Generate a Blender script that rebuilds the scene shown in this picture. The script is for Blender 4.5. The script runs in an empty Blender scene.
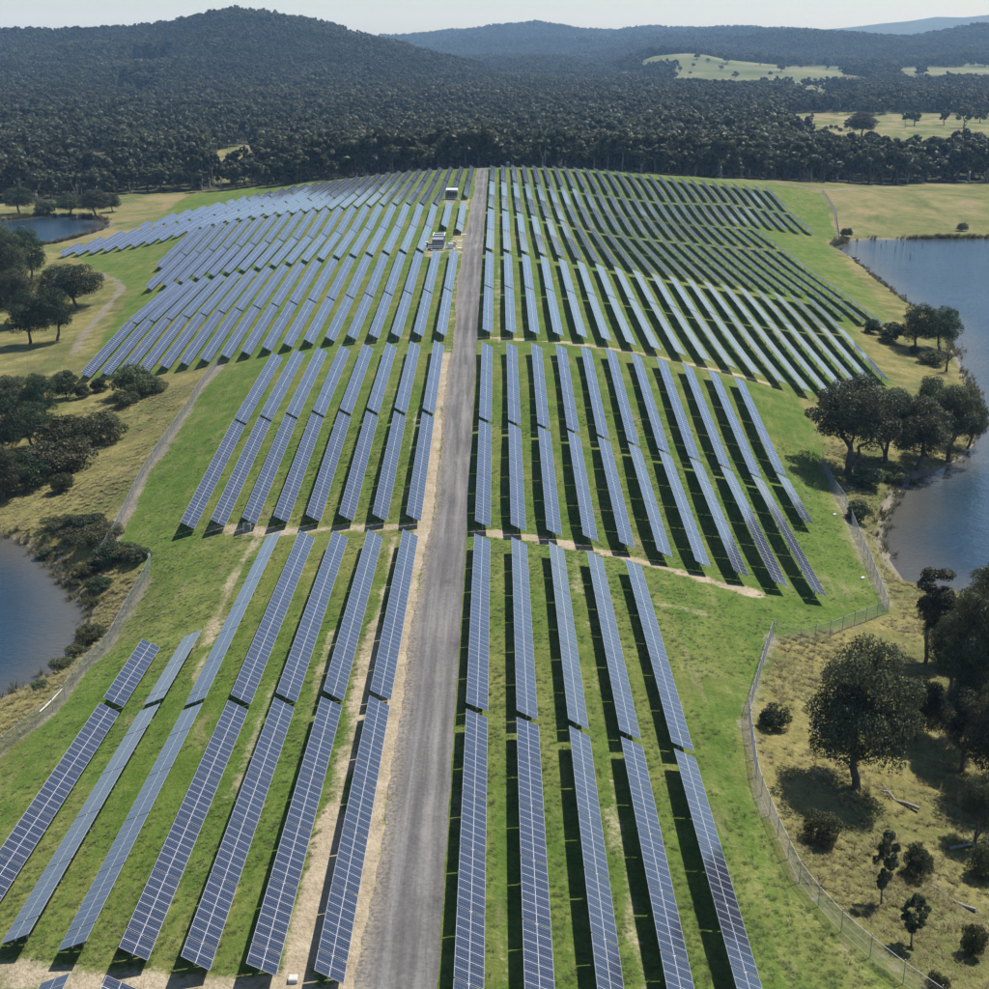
import bpy, math, random
import numpy as np
# ------------------------------------------------------------------ camera, sky, sun, exposure
scene = bpy.context.scene
COL = scene.collection
CAM_Z = 67.0
FPX, UC, VC, HZ = 1320.0, 497.0, 494.5, 45.0
PITCH = math.atan((VC - HZ) / FPX)
CP, SP = math.cos(PITCH), math.sin(PITCH)
cam = bpy.data.cameras.new('camera'); cam_o = bpy.data.objects.new('camera', cam); COL.objects.link(cam_o)
cam.sensor_width = 36; cam.lens = 36 * FPX / 989; cam.shift_x = -(UC - 494.5) / 989
cam.clip_start = 1; cam.clip_end = 60000
cam_o.location = (0, 0, CAM_Z); cam_o.rotation_euler = (math.pi / 2 - PITCH, 0, 0)
scene.camera = cam_o
SUN_EL, SUN_AZ = math.radians(58), math.radians(38)      # azimuth from +X towards +Y
world = bpy.data.worlds.new('World'); scene.world = world; world.use_nodes = True
wn = world.node_tree.nodes; wl = world.node_tree.links
sky = wn.new('ShaderNodeTexSky'); sky.sky_type = 'NISHITA'; sky.sun_disc = False
sky.sun_elevation = SUN_EL; sky.sun_rotation = math.pi / 2 - SUN_AZ
sky.air_density = 1.0; sky.dust_density = 0.6; sky.ozone_density = 5.0
wl.new(sky.outputs[0], wn['Background'].inputs[0]); wn['Background'].inputs[1].default_value = 0.085
sl = bpy.data.lights.new('sun', 'SUN'); sl.energy = 5.0; sl.angle = math.radians(0.53); sl.color = (1, 0.965, 0.91)
so = bpy.data.objects.new('sun', sl); COL.objects.link(so)
from mathutils import Vector, Matrix
sd = Vector((math.cos(SUN_EL) * math.cos(SUN_AZ), math.cos(SUN_EL) * math.sin(SUN_AZ), math.sin(SUN_EL)))
so.rotation_euler = sd.to_track_quat('Z', 'Y').to_euler(); so.location = (0, 0, 300)
scene.view_settings.view_transform = 'Standard'; scene.view_settings.look = 'None'
scene.view_settings.exposure = 0.56; scene.view_settings.gamma = 1.0
scene.cycles.max_bounces = 6; scene.cycles.transparent_max_bounces = 8
scene.cycles.volume_bounces = 1
rnd = random.Random(7); R = np.random.default_rng(7)

# ------------------------------------------------------------------ helpers
def setp(o, label=None, cat=None, group=None, kind=None):
    if label: o['label'] = label
    if cat: o['category'] = cat
    if group: o['group'] = group
    if kind: o['kind'] = kind
    return o
def link(o, parent=None):
    COL.objects.link(o)
    if parent is not None: o.parent = parent
    return o
def empty(name, loc, rot=(0, 0, 0), scale=1.0):
    o = bpy.data.objects.new(name, None); o.empty_display_size = 0.3
    o.location = loc; o.rotation_euler = rot
    o.scale = (scale,) * 3 if isinstance(scale, (int, float)) else scale
    return link(o)
def obj(name, me, parent=None, loc=(0, 0, 0), rot=(0, 0, 0)):
    o = bpy.data.objects.new(name, me); o.location = loc; o.rotation_euler = rot
    return link(o, parent)
class MB:
    def __init__(s): s.v = []; s.f = []; s.m = []; s.uv = {}
    def quad(s, a, b, c, d, mi=0, uv=None):
        n = len(s.v); s.v += [a, b, c, d]; s.f.append((n, n + 1, n + 2, n + 3)); s.m.append(mi)
        if uv: s.uv[len(s.f) - 1] = uv
    def box(s, x0, x1, y0, y1, z0, z1, mi=0, M=None):
        P = [(x, y, z) for z in (z0, z1) for y in (y0, y1) for x in (x0, x1)]
        if M is not None: P = [tuple(M @ Vector(p)) for p in P]
        n = len(s.v); s.v += P
        for q in ((0, 2, 3, 1), (4, 5, 7, 6), (0, 1, 5, 4), (2, 6, 7, 3), (0, 4, 6, 2), (1, 3, 7, 5)):
            s.f.append(tuple(n + i for i in q)); s.m.append(mi)
    def tube(s, pts, rad, sides=6, mi=0, cap=True):
        n0 = len(s.v); k = len(pts)
        for i, p in enumerate(pts):
            a = Vector(pts[max(i - 1, 0)]); b = Vector(pts[min(i + 1, k - 1)]); d = (b - a).normalized()
            u = d.orthogonal().normalized(); w = d.cross(u)
            for j in range(sides):
                t = 2 * math.pi * j / sides
                s.v.append(tuple(Vector(p) + (u * math.cos(t) + w * math.sin(t)) * rad[i]))
        for i in range(k - 1):
            for j in range(sides):
                j2 = (j + 1) % sides
                s.f.append((n0 + i * sides + j, n0 + i * sides + j2, n0 + (i + 1) * sides + j2, n0 + (i + 1) * sides + j)); s.m.append(mi)
        if cap:
            s.f.append(tuple(n0 + j for j in reversed(range(sides)))); s.m.append(mi)
            s.f.append(tuple(n0 + (k - 1) * sides + j for j in range(sides))); s.m.append(mi)
    def mesh(s, name, mats, smooth=False):
        me = bpy.data.meshes.new(name); me.from_pydata(s.v, [], s.f)
        for m in mats: me.materials.append(m)
        me.polygons.foreach_set('material_index', s.m)
        if smooth: me.polygons.foreach_set('use_smooth', [True] * len(s.f))
        if s.uv:
            ul = me.uv_layers.new(name='UVMap')
            for fi, uv in s.uv.items():
                ls = me.polygons[fi].loop_start
                for j, c in enumerate(uv): ul.data[ls + j].uv = c
        me.update(); return me
def np_mesh(name, V, Q, mats, attrs=None, smooth=False):
    V = np.asarray(V, np.float32); Q = np.asarray(Q, np.int32); k = Q.shape[1]
    me = bpy.data.meshes.new(name)
    me.vertices.add(len(V)); me.vertices.foreach_set('co', V.ravel())
    me.loops.add(Q.size); me.loops.foreach_set('vertex_index', Q.ravel())
    me.polygons.add(len(Q)); me.polygons.foreach_set('loop_start', np.arange(0, Q.size, k, dtype=np.int32))
    me.polygons.foreach_set('loop_total', np.full(len(Q), k, np.int32))
    for m in mats: me.materials.append(m)
    if smooth: me.polygons.foreach_set('use_smooth', np.ones(len(Q), bool))
    for an, av in (attrs or {}).items():
        a = me.attributes.new(an, 'FLOAT', 'POINT'); a.data.foreach_set('value', np.asarray(av, np.float32))
    me.update(calc_edges=True); return me
def sstep(a, b, x):
    t = np.clip((x - a) / (b - a), 0, 1); return t * t * (3 - 2 * t)

# ------------------------------------------------------------------ node helpers
def mat(name, rough=0.7, spec=0.3):
    m = bpy.data.materials.new(name); m.use_nodes = True
    b = m.node_tree.nodes['Principled BSDF']; b.inputs['Roughness'].default_value = rough
    b.inputs['Specular IOR Level'].default_value = spec
    return m, m.node_tree.nodes, m.node_tree.links, b
def nz(n, l, scale, detail=4, rough=0.6, vec=None, dist=0.0):
    t = n.new('ShaderNodeTexNoise'); t.inputs['Scale'].default_value = scale; t.inputs['Detail'].default_value = detail
    t.inputs['Roughness'].default_value = rough; t.inputs['Distortion'].default_value = dist
    if vec is not None: l.new(vec, t.inputs['Vector'])
    return t.outputs['Fac']
def ramp(n, l, fac, stops):
    r = n.new('ShaderNodeValToRGB'); e = r.color_ramp.elements
    while len(e) < len(stops): e.new(0.5)
    for i, (p, c) in enumerate(stops):
        e[i].position = p; e[i].color = (c[0], c[1], c[2], 1) if isinstance(c, tuple) else (c, c, c, 1)
    l.new(fac, r.inputs[0]); return r.outputs[0]
def mix(n, l, fac, a, b):
    m = n.new('ShaderNodeMix'); m.data_type = 'RGBA'
    for sck, val in ((m.inputs['Factor'], fac), (m.inputs['A'], a), (m.inputs['B'], b)):
        if hasattr(val, 'links') or hasattr(val, 'is_linked'): l.new(val, sck)
        else: sck.default_value = (*val, 1) if isinstance(val, tuple) else val
    return m.outputs['Result']
def mth(n, l, op, a, b=None, clamp=False):
    m = n.new('ShaderNodeMath'); m.operation = op; m.use_clamp = clamp
    for sck, val in ((m.inputs[0], a), (m.inputs[1], b)):
        if val is None: continue
        if hasattr(val, 'is_linked'): l.new(val, sck)
        else: sck.default_value = val
    return m.outputs[0]
def attr(n, name):
    a = n.new('ShaderNodeAttribute'); a.attribute_name = name; return a
def bump(n, l, b, h, strength, dist):
    k = n.new('ShaderNodeBump'); k.inputs['Strength'].default_value = strength; k.inputs['Distance'].default_value = dist
    l.new(h, k.inputs['Height']); l.new(k.outputs[0], b.inputs['Normal'])
def mapv(n, l, vec, sc):
    m = n.new('ShaderNodeMapping'); m.inputs['Scale'].default_value = sc; l.new(vec, m.inputs['Vector']); return m.outputs[0]
def plain(name, c, rough=0.6, metal=0.0, spec=0.4, var=0.25, scale=3.0):
    m, n, l, b = mat(name, rough, spec)
    g = n.new('ShaderNodeTexCoord').outputs['Object']
    f = nz(n, l, scale, 5, 0.65, g)
    lo = tuple(x * (1 - var) for x in c); hi = tuple(min(1, x * (1 + var)) for x in c)
    l.new(ramp(n, l, f, [(0.3, lo), (0.7, hi)]), b.inputs['Base Color']); b.inputs['Metallic'].default_value = metal
    return m

# ------------------------------------------------------------------ terrain: surveyed ground points -> thin-plate surface
CTRL = np.array([6.8,66.3,11.62,11.1,66.8,11.14,15.4,66.6,11.26,6.8,98.7,11.46,11.1,98.1,10.72,15.4,96.5,10.35,6.8,144.9,10.22,11.1,139.7,11.35,15.4,139.5,10.58,6.8,148.6,9.97,11.1,148.0,9.35,15.4,146.7,8.81,19.7,143.8,8.97,24.0,143.5,7.77,28.3,142.1,6.93,32.6,140.8,6.93,36.9,139.5,6.59,41.2,164.9,6.00,11.1,185.8,11.94,15.4,183.7,11.63,19.7,183.4,10.72,24.0,181.7,10.30,28.3,180.9,9.42,32.6,178.8,9.05,36.9,182.1,7.24,15.4,226.8,15.72,19.7,227.4,15.03,24.0,224.2,15.03,28.3,223.3,14.27,32.6,223.8,13.36,36.9,221.9,12.72,41.2,219.5,12.58,15.4,235.7,15.81,19.7,234.2,15.20,24.0,233.2,14.85,28.3,231.0,14.23,32.6,230.5,13.43,36.9,227.8,12.95,41.2,227.6,12.08,45.5,226.4,11.10,49.8,225.7,9.74,54.1,224.2,8.78,71.3,243.4,3.60,75.6,251.1,4.06,79.9,302.3,6.08,84.2,300.0,5.83,88.5,297.0,5.75,11.1,321.4,17.98,15.4,320.0,17.70,19.7,323.0,16.43,24.0,322.3,15.77,28.3,315.2,16.06,32.6,315.5,15.06,36.9,312.8,14.77,15.4,405.4,16.80,19.7,412.8,15.15,24.0,413.1,13.65,28.3,407.1,13.44,32.6,404.5,12.58,19.7,581.7,16.91,28.3,584.6,16.25,36.9,577.3,16.25,45.5,572.7,16.02,58.4,564.8,14.88,71.3,559.4,13.95,79.9,557.2,12.94,88.5,557.1,12.15,97.1,554.6,11.58,110.0,552.2,11.01,92.8,473.5,5.27,110.0,466.0,3.71,-10.4,67.2,11.13,-14.7,67.4,11.74,-19.0,68.6,11.38,-23.3,70.1,10.54,-27.6,70.8,10.31,-31.9,72.9,9.99,-10.4,104.3,10.92,-14.7,105.1,10.47,-19.0,105.6,10.23,-23.3,106.3,9.96,-10.4,147.5,10.96,-14.7,148.3,10.30,-19.0,149.4,9.77,-23.3,151.7,8.79,-27.6,153.2,7.93,-31.9,126.9,6.22,-36.2,125.2,6.66,-10.4,153.8,9.82,-14.7,155.6,9.30,-19.0,156.7,9.10,-23.3,156.5,9.49,-27.6,158.0,8.76,-31.9,159.2,7.97,-36.2,160.1,7.23,-40.5,161.8,6.50,-10.4,192.6,12.74,-14.7,192.8,12.70,-19.0,193.1,12.89,-23.3,195.2,12.29,-27.6,197.2,11.65,-31.9,198.2,11.21,-36.2,199.0,10.84,-40.5,199.5,10.30,-31.9,240.5,13.30,-36.2,240.5,12.63,-40.5,236.3,13.29,-10.4,240.9,15.20,-14.7,240.7,14.51,-19.0,243.4,13.94,-23.3,244.6,13.36,-27.6,246.5,12.68,-44.8,252.1,9.13,-49.1,252.2,8.47,-53.4,253.9,7.89,-57.7,254.0,7.07,-62.0,255.3,6.06,-66.3,256.4,5.09,-79.2,261.3,2.27,-83.5,259.8,2.23,-57.7,291.5,10.10,-62.0,292.6,9.43,-66.3,294.3,8.19,-70.6,295.9,7.41,-74.9,296.3,6.87,-83.5,298.4,6.20,-10.4,327.9,18.07,-19.0,327.2,18.09,-23.3,331.5,16.98,-27.6,331.5,16.73,-31.9,331.4,16.25,-36.2,331.3,16.00,-44.8,335.0,14.45,-49.1,334.6,14.26,-57.7,339.7,11.94,-62.0,341.8,11.35,-66.3,343.6,10.55,-70.6,341.2,10.10,-79.2,346.6,8.16,-19.0,372.6,17.95,-23.3,369.5,18.07,-27.6,370.7,17.64,-31.9,371.9,17.19,-36.2,372.5,16.84,-40.5,370.3,16.52,-44.8,377.8,14.96,-49.1,380.2,14.08,-53.4,379.8,13.57,-57.7,379.5,13.33,-62.0,382.9,12.57,-66.3,384.0,12.13,-70.6,383.2,11.67,-19.0,409.7,20.34,-23.3,415.7,19.67,-27.6,418.1,19.42,-31.9,422.6,18.64,-36.2,421.0,18.63,-40.5,420.6,18.36,-44.8,424.1,17.51,-49.1,427.6,16.64,-53.4,421.3,17.36,-57.7,424.6,16.67,-62.0,427.7,15.69,-66.3,430.1,14.74,-70.6,432.6,14.13,-74.9,434.9,13.86,-83.5,434.8,12.59,-87.8,433.1,12.47,-92.1,428.2,11.46,-96.4,432.9,10.55,-92.1,347.1,4.62,-96.4,377.1,5.74,-6.1,66.8,11.22,-1.8,66.8,11.22,-6.1,102.4,11.49,-1.8,102.4,11.49,-6.1,145.7,11.01,-1.8,145.7,11.01,-6.1,191.7,12.99,-1.8,191.7,12.99,-6.1,233.8,15.41,-1.8,233.8,15.41,-6.1,278.8,16.92,-1.8,278.8,16.92,-6.1,324.5,18.24,-1.8,324.5,18.24,-6.1,375.5,17.50,-1.8,375.5,17.50,-6.1,424.8,18.36,-1.8,424.8,18.36,-6.1,509.8,18.16,-1.8,509.8,18.16,-6.1,565.9,17.83,-1.8,565.9,17.83,-45.1,105.7,5.55,-36.1,81.3,8.17,-40.2,92.4,6.86,-38.6,115.0,6.73,-41.2,110.6,5.88,-43.6,153.9,4.57,-52.6,168.0,3.26,-66.0,188.4,1.96,-60.7,209.0,3.59,-56.6,224.0,4.57,-74.1,189.9,1.43,-85.3,249.7,1.43,-106.1,294.3,1.43,-91.9,235.5,1.37,-99.7,327.9,1.63,-124.0,356.1,1.50,-139.0,421.4,2.28,-149.5,405.7,1.63,-135.0,356.4,1.43,-115.8,395.6,3.26,-119.3,431.8,3.92,-107.3,436.3,4.90,-167.3,511.7,1.76,-138.8,536.0,2.61,-155.8,604.2,3.26,-191.8,590.0,2.61,-199.9,538.7,2.28,28.5,125.6,8.17,22.6,106.3,9.28,21.5,94.2,9.47,22.2,82.4,9.15,28.6,72.2,8.17,30.8,97.9,7.19,41.1,102.8,5.23,34.8,84.0,6.21,33.4,74.2,6.53,44.7,139.5,4.57,48.8,132.1,3.92,51.9,125.5,3.59,48.1,163.4,3.59,50.7,191.1,4.24,55.6,198.2,3.59,63.9,199.1,2.48,82.8,244.8,2.74,81.4,267.2,3.26,92.4,279.2,2.61,90.9,301.4,4.57,87.6,253.8,2.41,47.3,150.6,3.26,42.0,154.8,5.55,21.3,133.9,9.15,21.3,113.9,9.47,138.9,512.2,3.59,194.9,530.6,3.26,142.7,577.7,8.17,227.3,622.6,3.59,121.5,472.4,3.26,103.9,427.3,4.57,99.2,359.7,3.59,-248.8,750.9,4.24,-248.8,-24.9,6.60,-177.7,750.9,4.24,-177.7,-25.8,8.17,-106.6,750.9,4.24,-106.6,-26.6,9.74,-35.5,750.9,4.24,-35.5,633.4,12.09,-35.5,-27.4,11.30,35.5,750.9,4.24,35.5,633.4,12.09,35.5,-27.4,11.30,106.6,750.9,4.24,106.6,-26.6,9.74,177.7,750.9,4.24,177.7,-25.8,8.17,248.8,750.9,4.24,248.8,-24.9,6.60,319.8,750.9,4.24,319.8,-24.1,5.03,-248.8,128.8,1.63,-248.8,270.5,1.63,-248.8,412.2,1.63,-248.8,553.9,1.63,308.0,128.8,1.63,308.0,270.5,1.63,308.0,412.2,1.63,308.0,553.9,1.63,-195.5,487.8,1.63,-195.5,619.0,3.59,195.5,637.7,3.92,-53.3,40.4,8.17,53.3,40.4,8.17,0.0,38.5,11.76,23.7,38.6,11.44,-26.7,39.2,10.45,88.8,90.0,3.59,88.8,157.1,1.63,-88.8,157.7,0.65,-88.8,90.7,2.28,-71.1,70.8,4.24,65.2,69.9,5.88]).reshape(-1, 3)
_P = CTRL[:, :2] / 100.0
_d2 = ((_P[:, None] - _P[None]) ** 2).sum(2)
_K = np.where(_d2 > 0, 0.5 * _d2 * np.log(_d2 + 1e-12), 0) + 0.06 * np.eye(len(_P))
_Q = np.c_[np.ones(len(_P)), _P]
_W = np.linalg.solve(np.block([[_K, _Q], [_Q.T, np.zeros((3, 3))]]), np.r_[CTRL[:, 2], 0, 0, 0])
def rbf(x, y):
    out = np.empty(len(x))
    for i in range(0, len(x), 20000):
        q = np.c_[x[i:i + 20000], y[i:i + 20000]] / 100.0
        d2 = (q ** 2).sum(1)[:, None] + (_P ** 2).sum(1)[None] - 2 * q @ _P.T
        np.maximum(d2, 1e-12, out=d2)
        out[i:i + 20000] = (0.5 * d2 * np.log(d2)) @ _W[:-3] + _W[-3] + q @ _W[-2:]
    return out
def onY(u, v, Y):
    b = (VC - v) / FPX; z = Y / (CP + b * SP); return (u - UC) / FPX * z, CAM_Z + z * (-SP + b * CP)
BASE = 4.2
# far ridges: distance, widths in front and behind, skyline
RIDGES = [(2690, 720, 760, 12, [(-500, 45), (-200, 36), (0, 31), (60, 29), (120, 27), (180, 21), (210, 13), (245, 8), (275, 11), (310, 18), (350, 28), (400, 40), (450, 56), (500, 71), (540, 85), (600, 95)]),
          (6600, 1230, 1400, 28, [(150, 50), (300, 40), (380, 33), (430, 31), (480, 26), (535, 20.5), (580, 26), (620, 27), (700, 25), (760, 26), (830, 29), (900, 35), (1100, 38), (1400, 45)]),
          (4350, 760, 850, 14, [(480, 75), (560, 57), (620, 46), (660, 41), (720, 36), (780, 31), (830, 29), (860, 32), (900, 35), (940, 33), (989, 27), (1100, 24), (1300, 40)]),
          (5400, 700, 800, 24, [(300, 62), (420, 46), (470, 38), (540, 36), (600, 33), (660, 31), (720, 29.5), (760, 29), (800, 33), (850, 40), (900, 46), (1000, 50)]),
          (3750, 520, 500, 8, [(840, 54), (880, 47), (920, 43), (960, 44), (1000, 41), (1100, 46), (1200, 55)]),
          (3550, 520, 500, 8, [(380, 86), (440, 70), (480, 60), (530, 56), (570, 58), (600, 74), (620, 90)]),
          (9800, 1500, 1500, 0, [(780, 42), (820, 30), (850, 25.5), (900, 20), (950, 16), (989, 13.5), (1100, 11), (1300, 20)]),
          (2980, 450, 400, 0, [(590, 80), (625, 66), (650, 57), (700, 53), (760, 55), (800, 60), (870, 65), (900, 63), (960, 61), (1000, 61), (1150, 70)])]
_RG = []
for Yc, sf, sb, th, pts in RIDGES:
    xz = np.array([onY(u, v, Yc) for u, v in pts]); _RG.append((Yc, sf, sb, xz[:, 0], xz[:, 1] - th - BASE))
def wob(x, y):
    return (np.sin(x / 61 + 1.3 * np.sin(y / 143)) * np.cos(y / 83 + 0.7) + 0.6 * np.sin(x / 27 + y / 37) * np.cos(y / 31 - x / 55))
LEFT_POND = [(-83.6, 166.4), (-71.0, 176.8), (-67.2, 174.0), (-62.9, 169.3), (-59.3, 164.6), (-55.2, 157.6), (-51.7, 151.2), (-50.1, 149.0), (-49.2, 145.2), (-48.7, 139.6), (-48.6, 134.4), (-49.8, 131.2), (-51.4, 127.8), (-52.8, 125.5), (-59.2, 120.5), (-89, 112), (-115, 138)]
RIGHT_POND = [(136, 146), (99.4, 149), (60.9, 150.5), (54.4, 153.0), (51.9, 155.3), (51.8, 160.4), (53.2, 171.4), (58.4, 186.1), (64.0, 196.6), (69.7, 202.2), (76.7, 208.7), (83.3, 220.4), (90.9, 240.4), (94.8, 255.6), (98.3, 272.7), (102.5, 292.0), (107.5, 314.0), (109.8, 331.4), (108.7, 349.2), (110.2, 368.9), (111.0, 387.3), (112.9, 411.4), (114.3, 431.9), (114.5, 454.5), (122.0, 466.7), (131.8, 470.5), (142.7, 471.7), (157.3, 473.0), (175.2, 474.3), (232.5, 474.3), (262, 310)]
BACK_POND = [(-271.9, 521.8), (-195.0, 524.9), (-184.6, 540.9), (-167.9, 539.2), (-153.8, 524.9), (-146.9, 509.8), (-146.6, 492.7), (-150.2, 474.1), (-153.4, 461.6), (-160.4, 456.8), (-169.9, 454.4), (-217.9, 447.5), (-272, 458)]
PONDS = [(LEFT_POND, 0.98), (RIGHT_POND, 1.96), (BACK_POND, 1.63)]
def sdf(poly, x, y):                    # signed distance, negative inside
    p = np.asarray(poly, float); d = np.full(len(x), 1e18); ins = np.zeros(len(x), bool)
    for i in range(len(p)):
        a = p[i]; b = p[(i + 1) % len(p)]; e = b - a
        t = np.clip(((x - a[0]) * e[0] + (y - a[1]) * e[1]) / (e @ e + 1e-9), 0, 1)
        d = np.minimum(d, (x - a[0] - t * e[0]) ** 2 + (y - a[1] - t * e[1]) ** 2)
        c = (a[1] > y) != (b[1] > y)
        with np.errstate(divide='ignore', invalid='ignore'):
            ins ^= c & (x < e[0] * (y - a[1]) / (e[1] if e[1] != 0 else 1e-9) + a[0])
    d = np.sqrt(d); return np.where(ins, -d, d)
def ldist(pl, x, y):
    d = np.full(len(x), 1e18)
    for a, b in zip(pl[:-1], pl[1:]):
        a = np.array(a[:2]); b = np.array(b[:2]); e = b - a
        t = np.clip(((x - a[0]) * e[0] + (y - a[1]) * e[1]) / (e @ e + 1e-9), 0, 1)
        d = np.minimum(d, (x - a[0] - t * e[0]) ** 2 + (y - a[1] - t * e[1]) ** 2)
    return np.sqrt(d)
def G(x, y, ponds=True):
    x = np.atleast_1d(np.asarray(x, float)); y = np.atleast_1d(np.asarray(y, float))
    far = np.full(len(x), BASE)
    for Yc, sf, sb, xs, hs in _RG:
        h = np.interp(x, xs, hs, left=hs[0] * 0.6, right=hs[-1] * 0.6)
        g = np.exp(-((y - Yc) / np.where(y < Yc, sf, sb)) ** 2)
        far = np.maximum(far, BASE + np.maximum(h, 0) * g)
    far += (wob(x * 0.33, y * 0.33) * 9 + wob(x * 0.8 + 40, y * 0.8) * 4.5 - 8) * sstep(800, 1500, y) * sstep(8, 50, far)
    wN = sstep(-60, -20, y) * (1 - sstep(690, 760, y)) * sstep(-280, -232, x) * (1 - sstep(290, 335, x))
    z = far.copy(); k = wN > 0
    if k.any(): z[k] = far[k] * (1 - wN[k]) + rbf(np.clip(x[k], -255, 322), np.clip(y[k], -30, 755)) * wN[k]
    if ponds:
        near = (np.abs(x) < 560) & (y < 640)
        if near.any():
            xn, yn, zn = x[near], y[near], z[near]
            for poly, lv in PONDS:
                d = sdf(poly, xn, yn)
                zn = np.where(d < 0, lv - np.minimum(0.14 * -d, 1.6) - 0.03, np.where(d < 20, np.maximum(np.minimum(zn, lv + 0.2 + d * 0.45), lv + np.minimum(0.12 * d, 0.4)), zn))
            z[near] = zn
    return z
def g1(x, y): return float(G([x], [y])[0])
_T = np.geomspace(45, 16000, 700)
def at(u, v):                            # ground point seen in that direction
    b = (VC - v) / FPX; dx, dy, dz = (u - UC) / FPX, CP + b * SP, -SP + b * CP
    h = CAM_Z + _T * dz - G(_T * dx, _T * dy)
    i = int(np.argmax(h < 0))
    if i == 0: i = len(_T) - 1
    t = _T[i - 1] + (_T[i] - _T[i - 1]) * h[i - 1] / (h[i - 1] - h[i])
    for _ in range(3):
        hh = CAM_Z + t * dz - g1(t * dx, t * dy)
        t2 = t + 0.05; h2 = CAM_Z + t2 * dz - g1(t2 * dx, t2 * dy)
        if abs(h2 - hh) < 1e-9: break
        st = max(-8, min(8, -hh * 0.05 / (h2 - hh))); t += st
    return (t * dx, t * dy, g1(t * dx, t * dy))
def proj(x, y, z):
    z = z - CAM_Z; d = y * CP - z * SP; c = y * SP + z * CP
    return UC + FPX * x / d, VC - FPX * c / d, d
def height_for(p, vtop):                 # metres tall so that its top is seen at vtop
    b = (VC - vtop) / FPX; z0 = p[2] - CAM_Z
    return (p[1] * (b * CP - SP)) / (CP + b * SP) - z0
# ------------------------------------------------------------------ ground zones
def pxl(l): return [at(u, v) for u, v in l]
ROAD_X0, ROAD_X1 = -8.5, -3.7
FARM = pxl([(-60, 800), (0, 762), (60, 708), (104, 655), (150, 566), (112, 547), (142, 480), (182, 420), (222, 362), (150, 375), (83, 380), (112, 330), (128, 292), (100, 268), (62, 252), (75, 244), (188, 226), (150, 222), (190, 194), (300, 182), (490, 166), (640, 172), (770, 183), (822, 194), (838, 236), (822, 242), (842, 262), (868, 290), (889, 325), (850, 321), (872, 362), (893, 385), (830, 392), (800, 400), (818, 440), (830, 490), (888, 612), (772, 636), (747, 718), (758, 785), (800, 886), (860, 946), (925, 996)]) + [(30, 20, 0), (-70, 20, 0)]
FARM = [(p[0], p[1]) for p in FARM]
SAND = [(pxl([(215, 528), (275, 532), (330, 529), (400, 527), (445, 527)]), 1.36, 0.8), (pxl([(478, 533), (520, 536), (600, 551), (680, 572), (750, 592)]), 1.24, 1.0),
        (pxl([(262, 533), (240, 565), (222, 605), (205, 650), (196, 690)]), 0.81, 0.6),
        (pxl([(470, 337), (540, 341), (620, 350), (720, 371), (770, 384)]), 0.99, 0.8), (pxl([(430, 337), (380, 340), (300, 351)]), 0.93, 0.45),
        (pxl([(478, 250), (545, 258), (640, 275), (720, 294), (800, 312)]), 0.93, 0.5), (pxl([(478, 206), (545, 214), (610, 232), (700, 250)]), 0.93, 0.4),
        (pxl([(-30, 970), (60, 979), (130, 987), (300, 994)]), 1.61, 0.75), (pxl([(660, 604), (700, 612)]), 0.99, 0.5)]
SAND += [([(-9.2, 48.0), (-9.2, 171.3), (-9.0, 229.8)], 1.1, 0.95), ([(-9.0, 229.8), (-9.0, 337.5)], 0.7, 0.4), ([(-12.6, 57.6), (-12.4, 87.9)], 1.0, 0.95), ([(-12.4, 87.9), (-12.6, 150.8)], 0.8, 0.7), ([(-16.8, 109.1), (-16.8, 124.5)], 0.7, 0.5), ([(-21.1, 92.2), (-21.1, 113.3)], 0.9, 0.5), ([(-12.1, 157.6), (-12.1, 198.0)], 0.7, 0.45), ([(-16.6, 198.2), (-16.3, 245.0)], 0.7, 0.35), ([(0.4, 63.2), (0.2, 95.3)], 0.4, 0.3), ([(9.0, 67.0), (9.0, 143.1)], 0.4, 0.45), ([(0.4, 229.7), (0.4, 308.9)], 0.6, 0.45), ([(-16.0, 326.2), (-16.0, 358.4)], 2.7, 0.55), ([(-15.4, 426.7), (-15.4, 462.4)], 2.4, 0.5), ([(-10.4, 412.2), (-10.4, 451.0)], 1.8, 0.6), ([(-10.4, 326.0), (-10.4, 365.9)], 1.8, 0.6)]
DIRT = [(pxl([(222, 361), (182, 420), (142, 480), (112, 540), (100, 558)]), 0.99, 0.95), (pxl([(152, 566), (104, 652), (60, 706), (0, 755), (-40, 790)]), 0.55, 0.65),
        (pxl([(72, 355), (100, 315), (121, 290), (117, 281), (96, 273)]), 1.36, 0.7), (pxl([(820, 462), (845, 505), (890, 608)]), 1.12, 0.55), (pxl([(772, 636), (748, 716), (757, 785), (800, 884), (926, 992)]), 0.56, 0.6),
        (pxl([(62, 252), (75, 246), (188, 228)]), 0.87, 0.5), (pxl([(700, 178), (770, 184), (830, 190), (900, 187)]), 2.79, 0.6), (pxl([(822, 194), (836, 215), (839, 240)]), 0.93, 0.5), (pxl([(500, 166), (620, 171), (700, 178)]), 1.86, 0.4)]
FRONT_X = [-415, -272, -195, -158, -89, 0, 89, 154, 211, 308, 533]
FRONT_Y = [591, 591, 586, 617, 598, 596, 594, 627, 659, 664, 685]
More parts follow.
